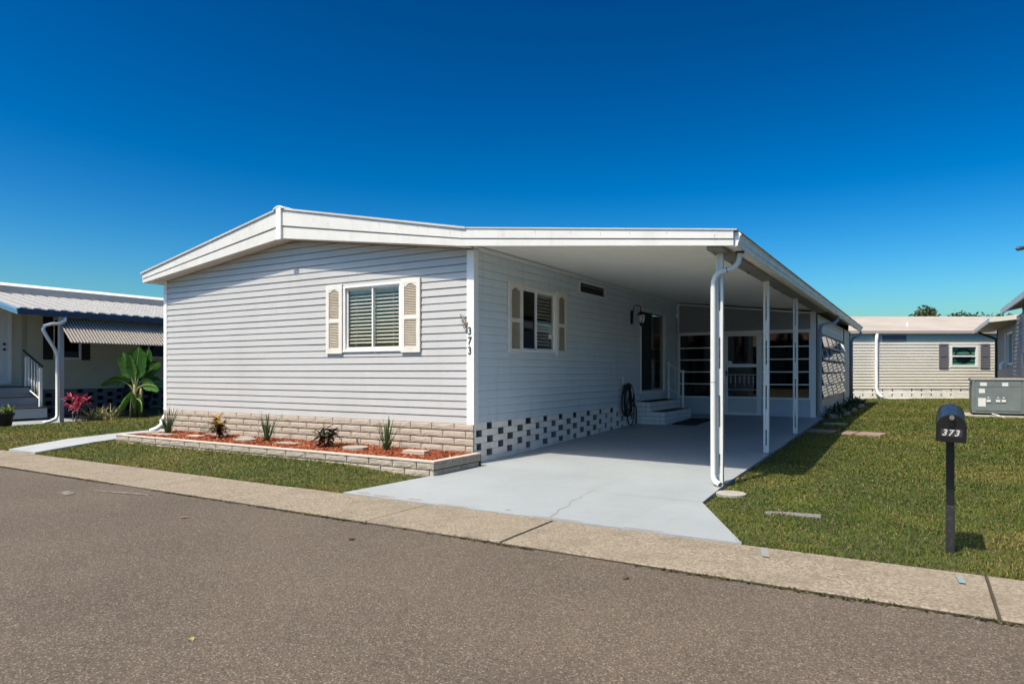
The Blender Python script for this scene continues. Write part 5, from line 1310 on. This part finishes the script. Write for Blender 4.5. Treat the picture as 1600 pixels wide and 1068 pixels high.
def lamp():
    x, y = 10.9, 31.8
    t = thing('street_lamp', 'street lamp reaching over the right-hand house against the blue sky', 'street lamp', (x,y,.2))
    mb = MB(); mb.tube([(x,y,.2),(x,y,7.3)], [.11,.08], 10); mb.build('pole', mat('weathered_pole', (.25,.22,.19), .9), t, smooth=True)
    mb = MB(); mb.tube([(x,y,6.75),(x-.7,y-.42,6.98),(x-1.32,y-.80,7.0)], .03, 8); mb.tube([(x,y,6.2),(x-.5,y-.3,6.72),(x-.9,y-.54,6.98)], .018, 6); mb.build('arm', mat('galvanised_steel', (.45,.47,.49), .4, metal=.6), t, smooth=True)
    mb = MB(); mb.tube([(x-1.30,y-.79,7.0),(x-1.50,y-.91,6.99),(x-1.72,y-1.04,6.95),(x-1.80,y-1.09,6.95)], [.05,.09,.10,.03], 10); mb.build('lamp_head', mat('dark_lamp_head', (.04,.045,.055), .5), t, smooth=True)
lamp()
# the house across the street, seen only as a reflection in the porch glass
def opposite_house():
    t = thing('opposite_house', 'tan house with a brown roof across the street, seen mirrored in the porch glass', 'house', (0,-22,0))
    mb = MB(); siding(mb, (-9,-20,0), X_, Y_, 0, 20, .5, 2.9, .15, .012, holes=[(4,5.4,1.3,2.4),(12,13.4,1.3,2.4)]); mb.build('front_wall', mat('tan_siding', (.42,.36,.28), .6), t)
    mb = MB(); mb.box(-9,11,-28,-20.02,.0,.5); mb.box(-9,-8.95,-28,-20.02,.5,2.9); mb.box(10.95,11,-28,-20.02,.5,2.9); mb.box(-8.9,10.9,-28,-27.95,.5,2.9); mb.build('shell', MATS['tan_siding'], t)
    mb = MB(); mb.prism([(-9.5,-19.4,2.85),(-9.5,-24,4.3),(-9.5,-28.6,2.85),(-9.5,-28.6,2.95),(-9.5,-24,4.42),(-9.5,-19.4,2.95)], (21,0,0)); mb.build('roof', mat('terracotta_roof', (.36,.19,.12), .8), t)
    for a in (4,12):
        mb = MB(); ring(mb, (-9,-20,0), X_, Y_, a, a+1.4, 1.3, 2.4, .06, -.05, .03); w = mb.build('window', M_trim, t); pane((-9,-20,0), X_, Y_, a+.06, a+1.34, 1.36, 2.34, -.02, w, M_dglass)
opposite_house()
#PART5
# ================================================================== grass
CAM = np.array([5.36,-7.834]); RV = np.array([.856,.517]); DV = np.array([-.517,.856])
def vnoise(x, y, s, seed):
    r = np.random.default_rng(seed).random((64,64)); X = x*s; Y = y*s; i = np.floor(X).astype(int); j = np.floor(Y).astype(int); fx = X-i; fy = Y-j
    fx = fx*fx*(3-2*fx); fy = fy*fy*(3-2*fy); g = lambda a, b: r[a % 64, b % 64]
    return (g(i,j)*(1-fx)+g(i+1,j)*fx)*(1-fy)+(g(i,j+1)*(1-fx)+g(i+1,j+1)*fx)*fy
gz_v = np.vectorize(gz)
def in_rect(x, y, cx, cy, w, d): return (abs(x-cx) < w/2) & (abs(y-cy) < d/2)
def lawn_mask(x, y):
    x, y = x+(vnoise(x,y,9.,8)-.5)*.07, y+(vnoise(x,y,8.,7)-.42)*.10
    ok = np.ones(len(x), bool)
    xr = np.where(y < -1.09, 3.50+(y+1.09)/(-1.445)*.70, np.where(y < 0, 3.43+.07*(-y/1.09), 3.43))
    right = (x > xr+.0) & (y > -2.545)
    right &= ~((y > 9.25) & (x < 3.55)); right &= ~((x > 7.75) & (y > -1.5)); right &= ~in_rect(x,y,7.05,12.7,1.4,1.45)
    right &= ~(((x-3.60)/.17)**2+((y+.33)/.15)**2 < 1) & ~in_rect(x,y,4.34,-1.07,.50,.10)
    right &= ~in_rect(x,y,3.72,6.58,.46,.5) & ~in_rect(x,y,4.20,6.42,.2,.58) & ~in_rect(x,y,4.56,6.42,.42,.56)
    xl = .03+.09*np.clip((y+2.535)/1.445,0,1)-.005
    front = (x < xl) & (x > -7.05) & (y > -2.545) & (y < -1.11)
    pr = np.interp(y, [-2.53,-1.5,-.6,8], [-6.72,-7.02,-7.42,-7.45]); pl = np.interp(y, [-2.53,-1.4,-.25,8], [-7.62,-8.05,-8.45,-8.45])
    front2 = (x <= -7.03) & (x > pr) & (y > -2.545) & (y < 4)
    left = (x < pl) & (y > -2.545) & ~((x < -13.38) & (y > -.02) & (y < 2.03)) & (x > -26) & (y < 14) & ~((x < -13.0) & (y >= 2.0)) & ~((x < -11.2) & (y > 2.6) & (y < 5))
    return right | (front & (y > -2.545)) | front2 | left
def make_grass():
    bx, by = [], []
    def sample(x0, x1, y0, y1, dens):
        n = int((x1-x0)*(y1-y0)*dens); x = rng.uniform(x0,x1,n); y = rng.uniform(y0,y1,n)
        dx, dy = x-CAM[0], y-CAM[1]; d = dx*DV[0]+dy*DV[1]; u = (dx*RV[0]+dy*RV[1])/np.maximum(d,.1)
        keep = (d > 2.5) & (abs(u) < 1.2) & (rng.random(n) < np.minimum(1,(6.2/np.maximum(d,.1))**1.9)*1.0)
        x, y = x[keep], y[keep]; m = lawn_mask(x, y); bx.append(x[m]); by.append(y[m])
    D0 = 6500
    sample(3.3,9.5,-2.56,28,D0); sample(-7.1,.3,-2.56,-1.05,D0); sample(-26,-6.6,-2.56,12,D0)
    x = np.concatenate(bx); y = np.concatenate(by); n = len(x)
    d = (x-CAM[0])*DV[0]+(y-CAM[1])*DV[1]; sc = np.clip(d/6.5,.8,3.2)
    z = gz_v(x, y)-.006
    patch = vnoise(x,y,.8,1)*.55+vnoise(x,y,2.6,2)*.45
    fine = vnoise(x,y,7.,3)
    h = rng.uniform(.015,.037,n)*(.75+.6*fine)*(.85+.3*np.minimum(sc,1.6)/1.6)
    h = np.where((y < -2.35), h*1.2, h)
    a = rng.uniform(0,2*np.pi,n); lean = rng.uniform(.1,1.35,n); w = rng.uniform(.0020,.0042,n)*sc
    ca, sa = np.cos(a), np.sin(a); px_, py_ = -sa*w, ca*w
    b = np.stack([x,y,z],1); S = np.stack([px_,py_,np.zeros(n)],1); mid = b+np.stack([ca*h*lean*.45, sa*h*lean*.45, h*.62],1); tip = b+np.stack([ca*h*lean*1.15, sa*h*lean*1.15, h*(1.02-.25*lean)],1)
    v = np.stack([b-S, b+S, mid+S*.8, mid-S*.8, tip],1).reshape(-1,3)
    base = (np.arange(n)*5)[:,None]
    quads = base+np.array([0,1,2,3]); tris = base+np.array([3,2,4])
    me = bpy.data.meshes.new('grass'); me.vertices.add(len(v)); me.vertices.foreach_set('co', v.ravel())
    me.loops.add(n*7); me.loops.foreach_set('vertex_index', np.concatenate([quads,tris],1).ravel())
    me.polygons.add(n*2); st = (np.arange(n)*7)[:,None]+np.array([0,4]); me.polygons.foreach_set('loop_start', st.ravel().astype(np.int32))
    try: me.polygons.foreach_set('loop_total', np.tile([4,3],n).astype(np.int32))
    except Exception: pass
    me.update(calc_edges=True); me.validate()
    col = np.clip(.15+.62*patch+.35*(rng.random(n)-.5)+.12*(fine-.5), 0, 1); dry = rng.random(n) < .09+.45*np.clip(patch-.52,0,1)
    col = np.where(dry, rng.uniform(.86,1,n), np.minimum(col,.84))
    at = me.attributes.new('rnd','FLOAT','FACE'); at.data.foreach_set('value', np.repeat(col,2).astype(np.float32))
    M = attr_mat('grass_blade', [(0,(.034,.064,.011)),(.3,(.074,.118,.016)),(.55,(.140,.162,.026)),(.8,(.195,.17,.036)),(.88,(.25,.16,.06)),(1,(.40,.28,.13))], .6, .25, .25)
    me.materials.append(M); o = bpy.data.objects.new('grass', me); COL.objects.link(o); struct(o, 'stuff'); print('blades', n)
make_grass()
def joint_weeds():
    mb = MB(); r_ = random.Random(91)
    def tuft(x, y, n, hm, z=-.02):
        for k in range(n):
            a = r_.uniform(0,2*PI); mb.cr = r_.random(); leaf_blade(mb, (x+r_.gauss(0,.018),y+r_.gauss(0,.008),z), (math.cos(a),math.sin(a),r_.uniform(.3,1.6)), r_.uniform(.4,1)*hm, r_.uniform(.003,.007), .7, 3, .2, a)
    x = -9.
    while x < 6.5:
        if math.sin(x*3.1)+math.sin(x*1.37+1)+r_.uniform(-.9,.9) > -.5: tuft(x, -3.447+r_.uniform(-.02,.006), r_.randint(5,13), .024+.016*r_.random())
        x += .035
    for jx in (-3.73,-.81,1.21,2.60,5.72):
        y = -3.40
        while y < -2.56:
            if r_.random() < (.9 if jx > 1.5 else .4): tuft(jx+r_.uniform(-.008,.008), y, r_.randint(2,6), .02)
            y += .03
    for ang in range(9): tuft(5.545+.04*math.cos(ang*.7), -1.955+.04*math.sin(ang*.7), 5, .075, gz(5.545,-1.955)-.01)
    struct(mb.build('joint_weeds', attr_mat('weed_leaf', [(0,(.03,.03,.010)),(.5,(.055,.065,.016)),(1,(.13,.10,.04))], .8, .2, .1), rnd=True), 'stuff')
    mb = MB(); mb.box(-60,60,-3.4405,-3.4305,-.1,-.012)
    for j in JOINTS[1:-1]: mb.box(j-.0055,j+.0055,-3.4295,-2.555,-.1,-.010)
    struct(mb.build('joint_dirt', mat('dark_joint_dirt', (.06,.045,.03), .95)))
joint_weeds()
def litter(name, lab, x, y, z, s, col, seed):
    r_ = random.Random(seed); mb = MB(); a = r_.uniform(0,2*PI); leaf_blade(mb, (x,y,z+.004), (math.cos(a),math.sin(a),.25), s, s*.35, .5, 6, .3, a)
    tag(mb.build(name, mat('fallen_leaf_%d' % seed, col, .7)), lab, 'leaf', 'fallen leaves on the road')
litter('fallen_leaf','small orange-brown leaf on the asphalt below the left lawn',-.36,-4.15,-.02,.07,(.30,.16,.05),1)
litter('fallen_leaf','yellow-green leaf on the asphalt near the bottom edge',2.26,-5.79,-.02,.045,(.28,.28,.07),2)
litter('fallen_leaf','brown curled leaf on the asphalt just beyond the walkway in front of the driveway',3.74,-3.78,-.02,.06,(.13,.07,.03),3)
litter('fallen_leaf','dark red leaf on the asphalt in front of the second driveway joint',1.52,-3.95,-.02,.06,(.10,.035,.025),4)

# ================================================================== light, sky, camera
w = bpy.data.worlds.new('World'); scene.world = w; w.use_nodes = True
nt = w.node_tree; N = nt.nodes; L = nt.links
bg = N['Background']; sky = N.new('ShaderNodeTexSky'); sky.sky_type = 'NISHITA'; sky.sun_disc = False
SUN = Vector((-.43,-1.63,2.80)).normalized()
sky.sun_elevation = math.asin(SUN.z); sky.sun_rotation = math.atan2(SUN.x, SUN.y)
sky.altitude = 0; sky.air_density = 1.0; sky.dust_density = 1.8; sky.ozone_density = 6.0
# the sky texture with a little more contrast and saturation
def vm(op, val):
    m = N.new('ShaderNodeMix'); m.data_type = 'RGBA'; m.blend_type = op; m.inputs['Factor'].default_value = 1; m.inputs['B'].default_value = (val,val,val,1); return m
PV = 3.2
m1 = vm('DIVIDE', PV); wb = vm('MULTIPLY', 1); wb.inputs['B'].default_value = (.98,.97,.67,1); gm = N.new('ShaderNodeGamma'); gm.inputs['Gamma'].default_value = 2.2; m2 = vm('MULTIPLY', PV)
hs = N.new('ShaderNodeHueSaturation'); hs.inputs['Saturation'].default_value = 1.15
L.new(sky.outputs[0], m1.inputs['A']); L.new(m1.outputs['Result'], gm.inputs['Color']); L.new(gm.outputs[0], m2.inputs['A']); L.new(m2.outputs['Result'], wb.inputs['A']); L.new(wb.outputs['Result'], hs.inputs['Color'])
L.new(hs.outputs[0], bg.inputs['Color']); bg.inputs['Strength'].default_value = .090
sl = bpy.data.lights.new('sun', 'SUN'); sl.energy = 4.1; sl.angle = math.radians(.53); sl.color = (1,.91,.75)
so = bpy.data.objects.new('sun', sl); COL.objects.link(so); so.rotation_euler = (-SUN).to_track_quat('-Z','Y').to_euler(); so.location = (0,-10,20)
cam = bpy.data.cameras.new('camera'); co = bpy.data.objects.new('camera', cam); COL.objects.link(co)
co.location = (5.360,-7.834,1.30); co.rotation_euler = (PI/2, 0, math.asin(.517)); cam.sensor_width = 36; cam.lens = 1057/1600*36; cam.shift_y = 47/1600; cam.clip_end = 3000
scene.camera = co
scene.view_settings.view_transform = 'Standard'; scene.view_settings.look = 'None'; scene.view_settings.exposure = 0.54; scene.view_settings.gamma = 1
scene.cycles.max_bounces = 14; scene.cycles.diffuse_bounces = 8; scene.cycles.transparent_max_bounces = 16
